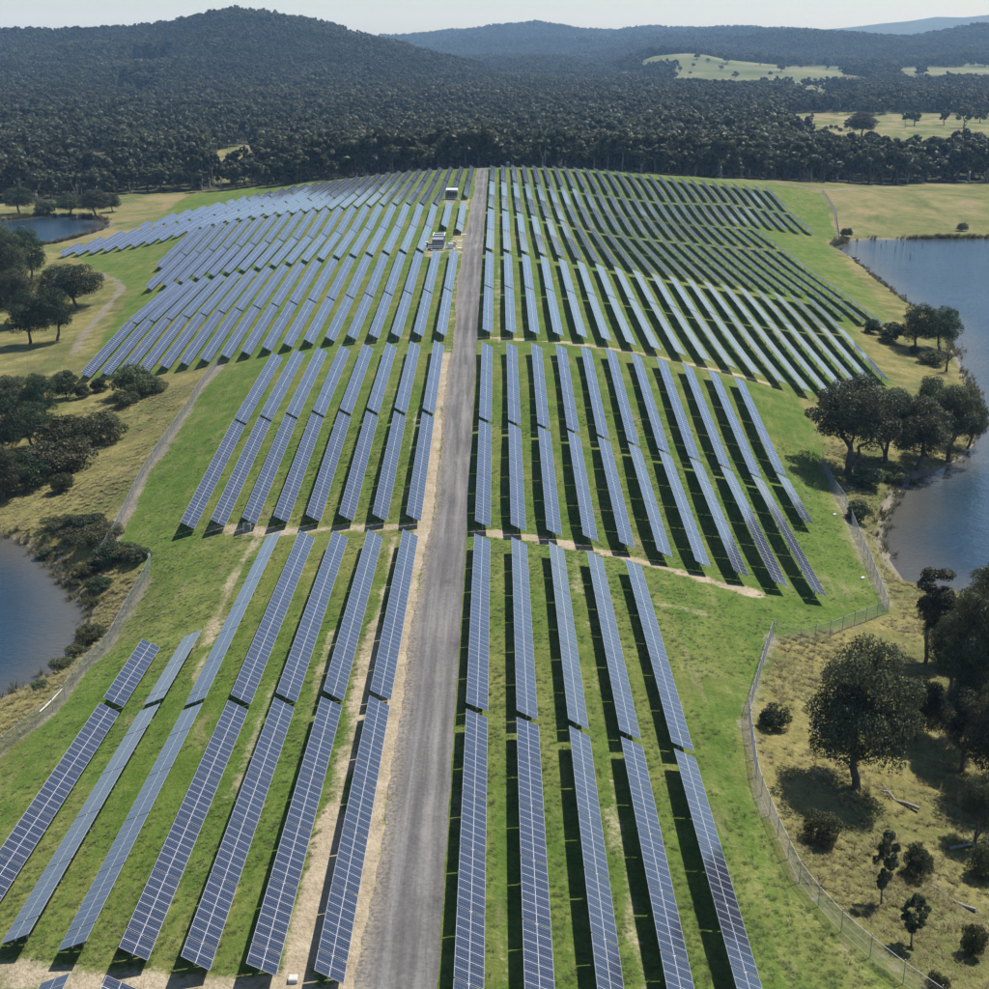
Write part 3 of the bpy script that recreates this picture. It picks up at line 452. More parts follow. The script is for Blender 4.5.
# every table: side (1 right of the road), row, near end, far end, level of detail
SEG = [(('left', 'right')[a], k, y0, y1, q) for a, k, y0, y1, q in [(1,1,64.3,100.8,0), (1,1,102.0,145.4,0), (1,2,63.0,99.5,0), (1,2,100.6,144.3,0), (1,3,61.6,98.2,0), (1,3,99.4,143.3,0), (1,4,60.5,97.2,0), (1,4,98.3,141.1,0), (1,5,59.4,96.2,0), (1,5,97.3,139.7,0), (0,1,67.1,103.9,0), (0,1,105.0,147.7,0), (0,2,67.9,104.5,0), (0,2,105.7,148.6,0), (0,3,68.8,105.2,0), (0,3,106.3,149.6,0), (0,4,70.2,105.9,0), (0,4,107.1,151.3,0), (0,4,26.0,67.5,0), (0,5,71.6,107.0,0), (0,5,108.1,153.0,0), (0,5,26.0,68.4,0), (0,6,73.1,108.5,0), (0,6,109.7,126.5,0), (0,7,74.7,110.0,0), (0,7,111.2,125.4,0), (1,1,150.4,188.4,1), (1,1,189.3,228.5,1), (1,2,149.4,187.3,1), (1,2,188.2,228.0,1), (1,3,148.4,186.3,1), (1,3,187.2,227.5,1), (1,4,147.4,185.3,1), (1,4,186.2,227.0,1), (1,5,146.4,183.9,1), (1,5,184.8,226.6,1), (1,6,144.8,182.6,1), (1,6,183.5,226.3,1), (1,7,143.3,181.4,1), (1,7,182.3,224.9,1), (1,8,142.1,180.3,1), (1,8,181.2,223.6,1), (1,9,140.9,179.4,1), (1,9,180.3,222.4,1), (1,10,139.7,178.5,1), (1,10,179.4,221.2,1), (1,11,165.1,181.8,1), (1,11,182.8,220.2,1), (0,1,153.6,191.9,1), (0,1,192.8,231.6,1), (0,2,154.7,192.8,1), (0,2,193.7,232.5,1), (0,3,155.8,193.8,1), (0,3,194.7,233.4,1), (0,4,156.9,194.8,1), (0,4,195.7,234.4,1), (0,5,158.1,195.9,1), (0,5,196.8,235.4,1), (0,6,159.3,197.1,1), (0,6,198.0,236.4,1), (0,7,160.6,198.3,1), (0,7,199.2,237.5,1), (0,8,161.9,199.6,1), (0,8,200.5,238.8,1), (1,1,240.2,279.2,2), (1,1,280.2,320.6,2), (1,1,326.3,366.8,3), (1,1,367.7,406.4,3), (1,1,411.1,454.6,4), (1,2,239.0,278.5,2), (1,2,279.4,319.0,2), (1,2,324.8,365.7,3), (1,2,366.7,405.2,3), (1,2,410.0,454.0,4), (1,3,237.9,277.9,2), (1,3,278.8,317.4,2), (1,3,323.3,364.7,3), (1,3,365.6,404.1,3), (1,3,408.8,453.5,4), (1,4,236.8,277.3,2), (1,4,278.2,315.9,2), (1,4,321.9,363.7,3), (1,4,364.7,403.0,3), (1,4,407.8,453.0,4), (1,5,235.8,276.7,2), (1,5,277.6,314.4,2), (1,5,320.6,362.8,3), (1,5,363.7,402.0,3), (1,5,406.7,452.6,4), (1,6,234.3,276.3,2), (1,6,277.2,313.5,2), (1,6,319.2,362.6,3), (1,6,363.5,401.5,3), (1,6,406.2,452.1,4), (1,7,232.8,275.9,2), (1,7,276.8,312.7,2), (1,7,317.9,362.4,3), (1,7,363.4,400.9,3), (1,7,405.7,451.7,4), (1,8,231.4,275.6,2), (1,8,276.5,311.8,2), (1,8,316.6,362.3,3), (1,8,363.3,400.4,3), (1,8,405.2,451.3,4), (1,9,230.0,275.3,2), (1,9,276.2,311.0,2), (1,9,315.3,362.2,3), (1,9,363.2,399.9,3), (1,9,404.7,450.9,4), (1,10,228.7,275.1,2), (1,10,276.0,310.2,2), (1,10,314.0,362.1,3), (1,10,363.1,401.3,3), (1,10,406.0,450.5,4), (1,11,227.5,274.9,2), (1,11,275.8,311.1,2), (1,11,315.3,362.0,3), (1,11,363.0,402.7,3), (1,11,407.4,451.1,4), (1,12,226.4,276.2,2), (1,12,277.1,312.0,2), (1,12,316.5,362.0,3), (1,12,362.9,404.0,3), (1,12,408.8,451.8,4), (1,13,225.4,277.6,2), (1,13,278.5,312.9,2), (1,13,317.8,361.9,3), (1,13,362.9,405.4,3), (1,13,410.1,452.4,4), (1,14,224.4,279.0,2), (1,14,279.9,313.8,2), (1,14,319.0,361.8,3), (1,14,362.8,406.7,3), (1,14,411.4,453.0,4), (1,15,225.3,280.4,2), (1,15,281.3,314.7,2), (1,15,320.3,361.8,3), (1,15,362.7,408.0,3), (1,15,412.7,453.7,4), (1,16,230.5,281.8,2), (1,16,282.7,315.6,2), (1,16,321.5,361.7,3), (1,16,362.7,409.3,3), (1,16,414.0,454.3,4), (1,17,236.7,283.2,2), (1,17,284.1,316.4,2), (1,17,322.8,364.3,3), (1,17,365.3,410.6,3), (1,17,415.3,456.5,4), (1,18,243.0,285.4,2), (1,18,286.3,317.3,2), (1,18,324.0,366.9,3), (1,18,367.8,411.9,3), (1,18,416.6,458.7,4), (1,19,251.2,287.6,2), (1,19,288.5,318.2,2), (1,19,325.2,369.4,3), (1,19,370.4,413.2,3), (1,19,417.9,460.8,4), (1,20,302.1,332.2,2), (1,20,328.8,372.0,3), (1,20,372.9,414.4,3), (1,20,419.1,463.0,4), (1,21,299.8,333.1,2), (1,21,332.3,374.5,3), (1,21,375.4,415.7,3), (1,21,420.4,465.2,4), (1,22,297.4,333.9,2), (1,22,335.8,377.0,3), (1,22,377.9,416.9,3), (1,22,421.6,467.3,4), (1,1,456.0,498.4,4), (1,1,502.1,565.5,5), (1,2,455.5,497.7,4), (1,2,501.4,565.7,5), (1,3,454.9,497.1,4), (1,3,500.8,566.0,5), (1,4,454.4,496.5,4), (1,4,500.2,566.3,5), (1,5,454.0,496.0,4), (1,5,499.7,566.6,5), (1,6,453.5,495.4,4), (1,6,499.1,567.0,5), (1,7,453.1,494.9,4), (1,7,498.6,567.4,5), (1,8,452.7,494.4,4), (1,8,498.1,567.7,5), (1,9,452.3,494.0,4), (1,9,497.7,567.4,5), (1,10,451.9,493.5,4), (1,10,497.2,567.1,5), (1,11,452.5,494.1,4), (1,11,497.8,566.7,5), (1,12,453.2,494.7,4), (1,12,498.4,566.4,5), (1,13,453.8,495.3,4), (1,13,499.0,564.7,5), (1,14,454.4,495.9,4), (1,14,499.6,563.0,5), (1,15,455.1,496.5,4), (1,15,500.2,561.3,5), (1,16,455.7,497.1,4), (1,16,500.8,560.3,5), (1,17,458.5,499.9,4), (1,17,503.5,559.4,5), (1,18,461.3,502.6,4), (1,18,506.2,558.5,5), (1,19,464.1,505.3,4), (1,19,508.9,557.6,5), (1,20,466.9,508.0,4), (1,20,511.6,556.6,5), (1,21,469.7,510.6,4), (1,21,514.2,556.0,5), (1,22,472.4,513.3,4), (1,22,516.9,555.4,5), (1,23,471.3,512.2,4), (1,23,515.8,554.8,5), (1,24,470.2,511.1,4), (1,24,514.7,554.1,5), (1,25,469.0,510.0,4), (1,25,513.6,553.5,5), (1,26,467.8,508.9,4), (1,26,512.5,552.9,5), (1,27,466.5,507.8,4), (1,27,511.4,552.3,5), (0,1,240.6,278.6,2), (0,1,279.5,323.0,2), (0,2,242.0,278.8,2), (0,2,279.7,323.6,2), (0,3,243.4,279.9,2), (0,3,280.8,324.5,2), (0,4,244.8,281.1,2), (0,4,282.0,325.6,2), (0,5,246.2,282.3,2), (0,5,283.2,326.6,2), (0,6,247.5,283.5,2), (0,6,284.4,327.7,2), (0,7,248.8,284.7,2), (0,7,285.6,328.8,2), (0,8,250.2,286.0,2), (0,8,286.9,329.9,2), (0,9,251.6,287.3,2), (0,9,288.2,331.0,2), (0,10,252.6,288.5,2), (0,10,289.4,332.4,2), (0,11,253.7,289.8,2), (0,11,290.7,333.7,2), (0,12,254.6,291.1,2), (0,12,292.0,335.1,2), (0,13,255.6,292.4,2), (0,13,293.3,336.5,2), (0,14,256.6,293.6,2), (0,14,294.5,337.9,2), (0,15,257.8,294.9,2), (0,15,295.8,339.3,2), (0,16,258.9,296.1,2), (0,16,297.0,340.7,2), (0,17,260.0,297.3,2), (0,17,298.2,342.2,2), (0,18,261.0,298.5,2), (0,18,299.4,343.6,2), (0,1,363.3,376.4,3), (0,1,377.4,415.5,3), (0,2,370.8,415.3,3), (0,3,328.8,370.3,3), (0,3,371.2,407.7,3), (0,4,329.6,371.2,3), (0,4,372.1,409.6,3), (0,5,330.5,372.1,3), (0,5,373.0,411.6,3), (0,6,331.4,373.1,3), (0,6,374.0,413.7,3), (0,7,332.7,374.1,3), (0,7,375.1,415.8,3), (0,8,334.0,375.3,3), (0,8,376.2,417.1,3), (0,9,335.4,376.4,3), (0,9,377.4,418.4,3), (0,10,336.8,377.6,3), (0,10,378.6,419.8,3), (0,11,338.2,378.8,3), (0,11,379.7,421.1,3), (0,12,339.7,379.9,3), (0,12,380.8,422.5,3), (0,13,341.2,381.0,3), (0,13,381.9,423.9,3), (0,14,342.5,382.1,3), (0,14,383.0,424.6,3), (0,15,343.9,383.2,3), (0,15,384.1,425.3,3), (0,16,345.4,384.3,3), (0,16,385.2,426.0,3), (0,17,346.8,385.5,3), (0,17,386.4,426.7,3), (0,18,347.0,386.6,3), (0,18,387.5,427.4,3), (0,19,347.2,387.8,3), (0,19,388.7,428.1,3), (0,20,347.4,389.0,3), (0,20,389.9,429.0,3), (0,21,377.1,429.9,3), (0,1,446.2,497.4,4), (0,1,501.1,565.6,5), (0,2,467.2,501.1,4), (0,2,504.9,565.7,5), (0,3,411.9,455.2,4), (0,3,456.7,499.3,5), (0,3,503.1,545.7,5), (0,3,547.2,566.5,5), (0,4,414.0,457.3,4), (0,4,458.7,501.4,5), (0,4,505.2,547.9,5), (0,4,549.3,566.5,5), (0,5,416.1,459.4,4), (0,5,460.8,503.5,5), (0,5,507.3,550.1,5), (0,5,551.5,566.6,5), (0,6,418.3,461.5,4), (0,6,462.9,505.7,5), (0,6,509.5,552.3,5), (0,6,553.8,566.6,5), (0,7,420.5,463.6,4), (0,7,465.1,507.9,5), (0,7,511.7,566.7,5), (0,8,421.8,464.9,4), (0,8,468.7,511.6,5), (0,8,513.0,566.8,5), (0,9,423.1,466.1,4), (0,9,467.6,510.5,5), (0,9,514.3,566.1,5), (0,10,424.4,467.4,4), (0,10,471.2,514.2,5), (0,10,515.6,565.4,5), (0,11,425.7,468.7,4), (0,11,470.1,513.1,5), (0,11,516.9,564.7,5), (0,12,427.0,470.0,4), (0,12,473.9,516.9,5), (0,12,518.3,564.0,5), (0,13,428.4,471.4,4), (0,13,472.8,515.8,5), (0,13,519.7,563.4,5), (0,14,429.7,472.8,4), (0,14,476.6,519.6,5), (0,14,521.0,562.7,5), (0,15,431.1,474.2,4), (0,15,475.6,518.6,5), (0,15,522.4,562.1,5), (0,16,432.4,475.6,4), (0,16,479.4,522.4,5), (0,16,523.8,561.4,5), (0,17,432.6,475.8,4), (0,17,477.2,520.2,5), (0,17,524.0,560.8,5), (0,18,432.7,476.0,4), (0,18,479.8,522.7,5), (0,18,524.2,560.2,5), (0,19,432.9,476.2,4), (0,19,477.6,520.5,5), (0,19,524.3,555.4,5), (0,20,433.3,476.4,4), (0,20,480.2,523.1,5), (0,20,524.5,550.7,5), (0,21,433.7,476.6,4), (0,21,478.1,520.9,5), (0,21,524.7,546.0,5), (0,22,433.0,475.7,4), (0,22,479.5,522.2,5), (0,22,523.7,541.3,5), (0,23,432.4,474.8,4), (0,23,476.2,518.9,5), (0,23,522.7,536.5,5), (0,24,431.7,473.9,4), (0,24,477.6,531.8,5), (0,25,430.8,472.9,4), (0,25,476.7,524.3,5), (0,26,429.9,471.9,4), (0,26,475.7,516.7,5), (0,27,428.9,470.9,4), (0,27,474.7,509.0,5), (0,28,427.9,469.9,4), (0,28,473.7,488.0,5), (0,29,426.8,467.2,4), (0,30,425.6,456.2,4), (0,31,424.4,445.1,4)]]
rows = {}
for s in SEG: rows.setdefault((s[0], s[1]), []).append(s)
order = sorted(SEG, key=lambda s: s[2])
single = set(id(s) for s in order[:296])
FLIP = {('left', 5), ('left', 6)}
sv, sf_, sm_, suv = [], [], [], []
for (side, k), lst in sorted(rows.items()):
    lst.sort(key=lambda s: s[2]); xk = row_x(side, k); front = 0
    for s in lst:
        _, _, y0, y1, lod = s
        if lod == 0 and y0 > 50 or lod > 0: front += 1
        zz = G([xk, xk], [y0, y1], False); L = y1 - y0; slope = math.atan2(zz[1] - zz[0], L); tt_ = np.linspace(0, 1, 9); bulge = float((G(np.full(9, xk), y0 + L * tt_, False) - (zz[0] + (zz[1] - zz[0]) * tt_)).max())
        if lod == 0 and (side, k) in FLIP: tk, tilt = 'flip', math.radians(-22)
        elif lod == 0 and (side, k) == ('right', 3): tk, tilt = 'steep', math.radians(31)
        else:
            jit = [0, 1, -1, 0.5][(k * 7 + int(y0 // 90) * 3) % 4]; jit = jit * 2 if lod == 0 else jit; jit += (7 if lod >= 4 else 3 if lod == 3 else 0) if side == 'left' else (-6 if lod >= 3 else -3 if lod == 2 else 0); tk, tilt = side + str(jit), TILT[side] + math.radians(jit)
        nm = max(4, int(round(L / 1.005))); off, bear, L0, arr, tube, rail, post, posts, up = table_parts(nm, tk, tilt)
        loc = (xk, (y0 + y1) / 2, float(zz.mean()) + max(0.0, bulge - 0.3)); sc = (1, L / math.cos(slope) / L0, 1)
        if id(s) in single:
            t = empty('solar_table', loc, (slope, 0, 0), sc)
            face = 'dark solar table tilted away' if tk == 'flip' else 'dark steeply tilted solar table' if tk == 'steep' else 'blue-grey tilted solar table'
            pos = 'cut by the bottom frame' if (lod == 0 and y0 < 50) else '%s from the front' % ORD[front]
            setp(t, '%s, %s row %s of the road, %s' % (face, ORD[k], side, pos), 'solar table', 'solar tables in rows on the hill')
            if lod == 0:
                for o in off:
                    obj('module', MODULE, t, up @ Vector((0, o, 0.13)), (0, tilt, 0))
                obj('torque_tube', tube, t); setp(obj('mounting_rail', rail, t), kind='stuff')
                for y in bear: obj('post', post, t, (0, y, 0), (-slope, 0, 0))
            else:
                setp(obj('module', arr, t), kind='stuff'); obj('torque_tube', tube, t)
                if lod <= 1:
                    for y in bear: obj('post', post, t, (0, y, 0), (-slope, 0, 0))
                else: setp(obj('post', posts, t), kind='stuff')
        else:
            Mx = Matrix.Translation(loc) @ Matrix.Rotation(slope, 4, 'X') @ Matrix.Diagonal((*sc, 1))
            for me in (arr, posts):
                co = np.empty(len(me.vertices) * 3, np.float32); me.vertices.foreach_get('co', co); co = co.reshape(-1, 3)
                M3 = np.array(Mx); co = co @ M3[:3, :3].T + M3[:3, 3]
                base_i = sum(len(a) for a in sv); vi = np.empty(len(me.loops), np.int32); me.loops.foreach_get('vertex_index', vi)
                mi = np.empty(len(me.polygons), np.int32); me.polygons.foreach_get('material_index', mi)
                if me is posts: mi[:] = 3; u_ = np.zeros(len(me.loops) * 2, np.float32)
                else: u_ = np.empty(len(me.loops) * 2, np.float32); me.uv_layers[0].data.foreach_get('uv', u_)
                sv.append(co); sf_.append(vi.reshape(-1, 4) + base_i); sm_.append(mi); suv.append(u_)
me = np_mesh('distant_solar_tables', np.concatenate(sv), np.concatenate(sf_), [m_glass, m_alu, m_back, m_steel])
me.polygons.foreach_set('material_index', np.concatenate(sm_)); ul = me.uv_layers.new(name='UVMap'); ul.data.foreach_set('uv', np.concatenate(suv))
setp(obj('distant_solar_tables', me), 'pale blue sheet of far solar tables along the hill crest', 'solar tables', 'solar tables in rows on the hill', 'stuff')
print('tables', len(SEG), 'modules', sum(1 for s in SEG if s[4] == 0))
# ------------------------------------------------------------------ inverter stations, fences and small things
m_white = plain('white_paint', (0.78, 0.79, 0.80), 0.45, var=0.06); m_dark = plain('dark_grey_paint', (0.055, 0.06, 0.068), 0.5)
m_mid = plain('grey_paint', (0.20, 0.215, 0.23), 0.5, var=0.12); m_cream = plain('cream_paint', (0.62, 0.56, 0.40), 0.5, var=0.12)
m_conc = plain('concrete', (0.46, 0.45, 0.42), 0.9, var=0.2); m_wood = plain('weathered_wood', (0.20, 0.17, 0.13), 0.9); m_void = plain('black_louvre', (0.02, 0.02, 0.022), 0.6)
def part(name, mtl, parent, *boxes, bevel=0.0, smooth=False):
    mb = MB()
    for bx in boxes: mb.box(*bx)
    me = mb.mesh(name, [mtl]); o = obj(name, me, parent)
    if bevel:
        md = o.modifiers.new('edge', 'BEVEL'); md.width = bevel; md.segments = 2
    return o
def tubes(name, mtl, parent, segs, r, sides=6):
    mb = MB()
    for a, b_ in segs: mb.tube([a, b_], [r, r], sides)
    return obj(name, mb.mesh(name, [mtl]), parent)
def railing(parent, x0, x1, y, z, h=1.1, nposts=5):
    s = [((x0 + (x1 - x0) * i / (nposts - 1), y, z), (x0 + (x1 - x0) * i / (nposts - 1), y, z + h)) for i in range(nposts)]
    s += [((x0, y, z + q), (x1, y, z + q)) for q in (h, h * 0.55)]
    return tubes('railing', m_white, parent, s, 0.045)
# upper station: a dark cabinet on legs under a white roof
x, y = -15.0, 447.1
st = empty('inverter_station', (x, y, g1(x, y)), scale=0.6)
setp(st, 'dark inverter cabinet under a white roof on legs, farther up the road', 'inverter station', 'inverter stations beside the road')
part('base', m_mid, st, (-4.0, 4.0, -3.2, 3.2, -0.5, 0.25))
part('platform', m_mid, st, (-3.6, 3.6, -2.6, 2.6, 0.9, 1.05))
for sx in (-3.4, 0, 3.4):
    for sy in (-2.4, 2.4): part('leg', m_steel, st, (sx - 0.1, sx + 0.1, sy - 0.1, sy + 0.1, 0.25, 0.9))
cabn = part('cabinet', m_mid, st, (-2.6, 3.0, -1.3, 2.0, 1.05, 5.2), bevel=0.05)
for i in range(4): part('door', m_dark, cabn, (-2.4 + i * 1.35, -1.2 + i * 1.35, -1.36, -1.3, 1.3, 4.4))
part('louvre', m_void, cabn, (-2.66, -2.6, -0.9, 1.6, 1.6, 4.2))
part('side_cabinet', m_dark, st, (-3.5, -2.62, -1.0, 1.8, 1.05, 4.4), bevel=0.04)
rf = part('roof', m_white, st, (-3.1, 3.3, -1.2, 3.0, 5.6, 5.75)); rf.rotation_euler = (0.10, 0, 0)
part('canopy', m_white, st, (-0.6, 3.5, -2.3, -1.3, 4.75, 4.85))
for sx in (-2.9, 3.1):
    for sy in (-1.1, 2.7): part('roof_post', m_steel, st, (sx - 0.06, sx + 0.06, sy - 0.06, sy + 0.06, 1.05, 5.5))
railing(st, -3.5, 3.5, -2.5, 1.05)
tubes('stair', m_steel, st, [((2.2, -2.6, 1.0), (2.2, -4.2, 0.2)), ((3.2, -2.6, 1.0), (3.2, -4.2, 0.2))] + [((2.2, -2.7 - i * 0.35, 0.95 - i * 0.17), (3.2, -2.7 - i * 0.35, 0.95 - i * 0.17)) for i in range(5)], 0.05)
# lower station: a long skid with two white rimmed hoods
x, y = -15.0, 342.3
st = empty('inverter_skid', (x, y, g1(x, y)), scale=(0.62, 0.85, 0.82))
setp(st, 'long dark inverter skid with two white rimmed hoods, nearer station by the road', 'inverter station', 'inverter stations beside the road')
part('base', m_mid, st, (-2.8, 2.8, -8.6, 8.0, -0.8, 0.3))
body = part('cabinet', m_dark, st, (-2.3, 2.3, -6.6, -0.2, 0.5, 3.0), bevel=0.05)
for i in range(3): part('door', m_mid, body, (-2.1 + i * 1.45, -0.8 + i * 1.45, -6.66, -6.6, 0.7, 2.7))
part('roof', m_mid, st, (-2.2, 2.2, -6.4, -0.8, 3.03, 3.1))
for i, yy in enumerate((0.2, 4.6)):
    hd = part('hood', m_dark, st, (-2.3, 2.3, yy, yy + 3.2, 0.5, 3.3), bevel=0.04)
    part('rim', m_white, hd, (-2.5, 2.5, yy - 0.25, yy + 0.35, 3.3, 3.5), (-2.5, -2.2, yy, yy + 3.2, 3.3, 3.45), (2.2, 2.5, yy, yy + 3.2, 3.3, 3.45))
    part('louvre', m_void, hd, (-1.9, 1.9, yy + 0.9, yy + 2.9, 3.3, 3.36))
railing(st, -3.9, 2.2, -8.2, 0.3, 1.2, 5)
railing(st, -3.9, -2.6, -9.2, 0.3, 1.2, 2)
for dx, dy, w, d, h, mt, nm, lb in [(-5.2, 0.5, 1.5, 1.1, 2.0, m_white, 'switch_cabinet', 'small white switch cabinet, farther of two left of the lower inverter skid'), (-6.0, -3.6, 1.6, 1.2, 1.9, m_white, 'switch_cabinet', 'small white switch cabinet, nearer of two left of the lower inverter skid')]:
    X, Y = x + dx * 0.6, y + dy * 0.85; t = empty(nm, (X, Y, g1(X, Y)), scale=0.62); setp(t, lb, 'cabinet', 'white switch cabinets')
    part('body', mt, t, (-w / 2, w / 2, -d / 2, d / 2, 0.15, h), bevel=0.04); part('plinth', m_conc, t, (-w / 2 - 0.1, w / 2 + 0.1, -d / 2 - 0.1, d / 2 + 0.1, -0.4, 0.15))
    part('roof', mt, t, (-w / 2 - 0.15, w / 2 + 0.15, -d / 2 - 0.15, d / 2 + 0.15, h, h + 0.1)); part('door', m_mid, t, (-w / 2 + 0.1, w / 2 - 0.1, -d / 2 - 0.03, -d / 2, 0.3, h - 0.2))
for dx, dy, lb in [(6.1, -1.0, 'cream transformer with finned radiator beside the lower inverter skid, farther one'), (5.3, -5.6, 'pale cream transformer tank beside the lower inverter skid, nearer one')]:
    X, Y = x + dx * 0.6, y + dy * 0.85; t = empty('transformer', (X, Y, g1(X, Y)), scale=0.62); setp(t, lb, 'transformer', 'cream transformers')
    part('tank', m_cream if dy > -2 else m_white, t, (-1.0, 1.0, -0.9, 0.9, 0.2, 2.3), bevel=0.06)
    part('radiator', m_cream, t, *[(1.0, 1.5, -0.8 + i * 0.27, -0.74 + i * 0.27, 0.5, 2.0) for i in range(7)]); part('plinth', m_conc, t, (-1.4, 1.6, -1.2, 1.2, -0.4, 0.2))
    for i in range(3): tubes('bushing', m_mid, t, [((-0.6 + i * 0.6, 0, 2.3), (-0.6 + i * 0.6, 0, 2.8))], 0.09)
for u, v in ((464, 234.5), (460, 241.3), (459.5, 248.5)):
    p = at(u, v); t = empty('pit_cover', p, scale=0.62); setp(t, 'white cable pit lid at the road edge, %s of three by the lower skid' % {464: 'farthest', 460: 'middle', 459.5: 'nearest'}[u], 'pit lid', 'white cable pit lids')
    part('lid', m_white, t, (-0.8, 0.8, -0.55, 0.55, 0.12, 0.24)); part('collar', m_conc, t, (-1.0, 1.0, -0.75, 0.75, -0.3, 0.12))
p = at(508, 167.5); t = empty('site_cabinet', (p[0], p[1] + 2, g1(p[0], p[1] + 2)), scale=0.62)
setp(t, 'small white cabinet at the crest beside the second right row', 'cabinet')
part('body', m_white, t, (-0.9, 0.9, -0.8, 0.8, 0.1, 3.6), bevel=0.05); part('roof', m_white, t, (-1.1, 1.1, -1.0, 1.0, 3.6, 3.75)); part('door', m_mid, t, (-0.6, 0.6, -0.84, -0.8, 0.4, 3.0)); part('plinth', m_conc, t, (-1.1, 1.1, -1, 1, -0.4, 0.1))
p = at(247.5, 531); t = empty('cable_cage', p, (0, 0, 0.05), 0.62); setp(t, 'small pale framed cage under the end of the sixth left row', 'cage')
tubes('frame', m_white, t, [((a, c, 0), (a, c, 1.7)) for a in (-0.75, 0.75) for c in (-0.5, 0.5)] + [((-0.75, c, h), (0.75, c, h)) for c in (-0.5, 0.5) for h in (0.15, 1.7)] + [((a, -0.5, 1.7), (a, 0.5, 1.7)) for a in (-0.75, 0.75)], 0.06)
tubes('mesh', m_steel, t, [((-0.75 + i * 0.3, -0.5, 0.15), (-0.75 + i * 0.3, -0.5, 1.7)) for i in range(1, 5)], 0.025); part('box', m_mid, t, (-0.4, 0.4, -0.2, 0.3, 0.2, 1.1))
p = at(293.5, 981); t = empty('concrete_pit', p, scale=0.62); setp(t, 'pale concrete cable pit on the sand between two near rows', 'pit'); part('collar', m_conc, t, (-0.45, 0.45, -0.45, 0.45, -0.2, 0.45)); part('lid', m_conc, t, (-0.36, 0.36, -0.36, 0.36, 0.45, 0.5))
for (u, v), lb in zip(((834.5, 515.5), (862.5, 579)), ('white marker block on the grass beside the pond fence, farther one', 'white marker block on the grass beside the pond fence, nearer one')):
    p = at(u, v); t = empty('marker_block', p, (0, 0, 0.5), 0.62); setp(t, lb, 'marker', 'white marker blocks'); part('block', m_white, t, (-0.42, 0.42, -0.22, 0.22, -0.1, 0.38), bevel=0.05); part('cap', m_white, t, (-0.3, 0.3, -0.14, 0.14, 0.38, 0.46))
a = at(40, 714); b_ = at(63, 697); mb = MB(); mb.tube([(a[0], a[1], a[2] + 0.25), ((a[0] + b_[0]) / 2, (a[1] + b_[1]) / 2, (a[2] + b_[2]) / 2 + 0.5), (b_[0], b_[1], b_[2] + 0.9)], [0.06, 0.06, 0.05])
setp(obj('pipe', mb.mesh('pipe', [m_white])), 'long pale pipe lying beside the left pond fence', 'pipe')
p = at(150, 566); mb = MB(); mb.tube([(0, 0, -0.3), (0, 0, 1.7)], [0.07, 0.06]); mb.box(-0.16, 0.16, -0.05, 0.05, 1.25, 1.6); setp(obj('marker_post', mb.mesh('marker_post', [m_white]), None, p), 'white marker post at the top end of the left pond fence', 'post')
# raft and dead timber in the right pond
b0 = at(849, 258.5); t = empty('pontoon', (b0[0] + 3, b0[1] + 5, 1.96), (0, 0, 0.3), 0.62); setp(t, 'small dark pontoon floating near the far end of the right pond', 'pontoon')
part('float', m_dark, t, (-2.6, 2.6, -1.4, -0.7, -0.3, 0.35)); part('float', m_dark, t, (-2.6, 2.6, 0.7, 1.4, -0.3, 0.35)); part('deck', m_wood, t, (-2.7, 2.7, -1.5, 1.5, 0.35, 0.5)); part('pump', m_dark, t, (-0.9, 1.1, -0.6, 0.6, 0.5, 1.5), bevel=0.08)
for i, (u, v) in enumerate([(881, 247), (895, 250), (910, 258), (922, 246), (886, 242), (903, 244)]):
    bb = (VC - v) / FPX; dz = -SP + bb * CP; tt = (1.96 - CAM_Z) / dz; mb = MB(); h = 0.9 + 1.1 * rnd.random()
    mb.tube([(0, 0, -1), (0.1, 0, h * 0.5), (0.25 * rnd.uniform(-1, 1), 0.1, h)], [0.14, 0.11, 0.05]); mb.tube([(0.05, 0, h * 0.5), (0.5, 0.1, h * 0.8)], [0.06, 0.03], 5)
    setp(obj('dead_stump', mb.mesh('dead_stump', [m_wood]), None, (tt * (u - UC) / FPX, tt * (CP + bb * SP), 1.96)), 'thin dead stump standing in the far end of the right pond', 'stump', 'dead stumps in the right pond')

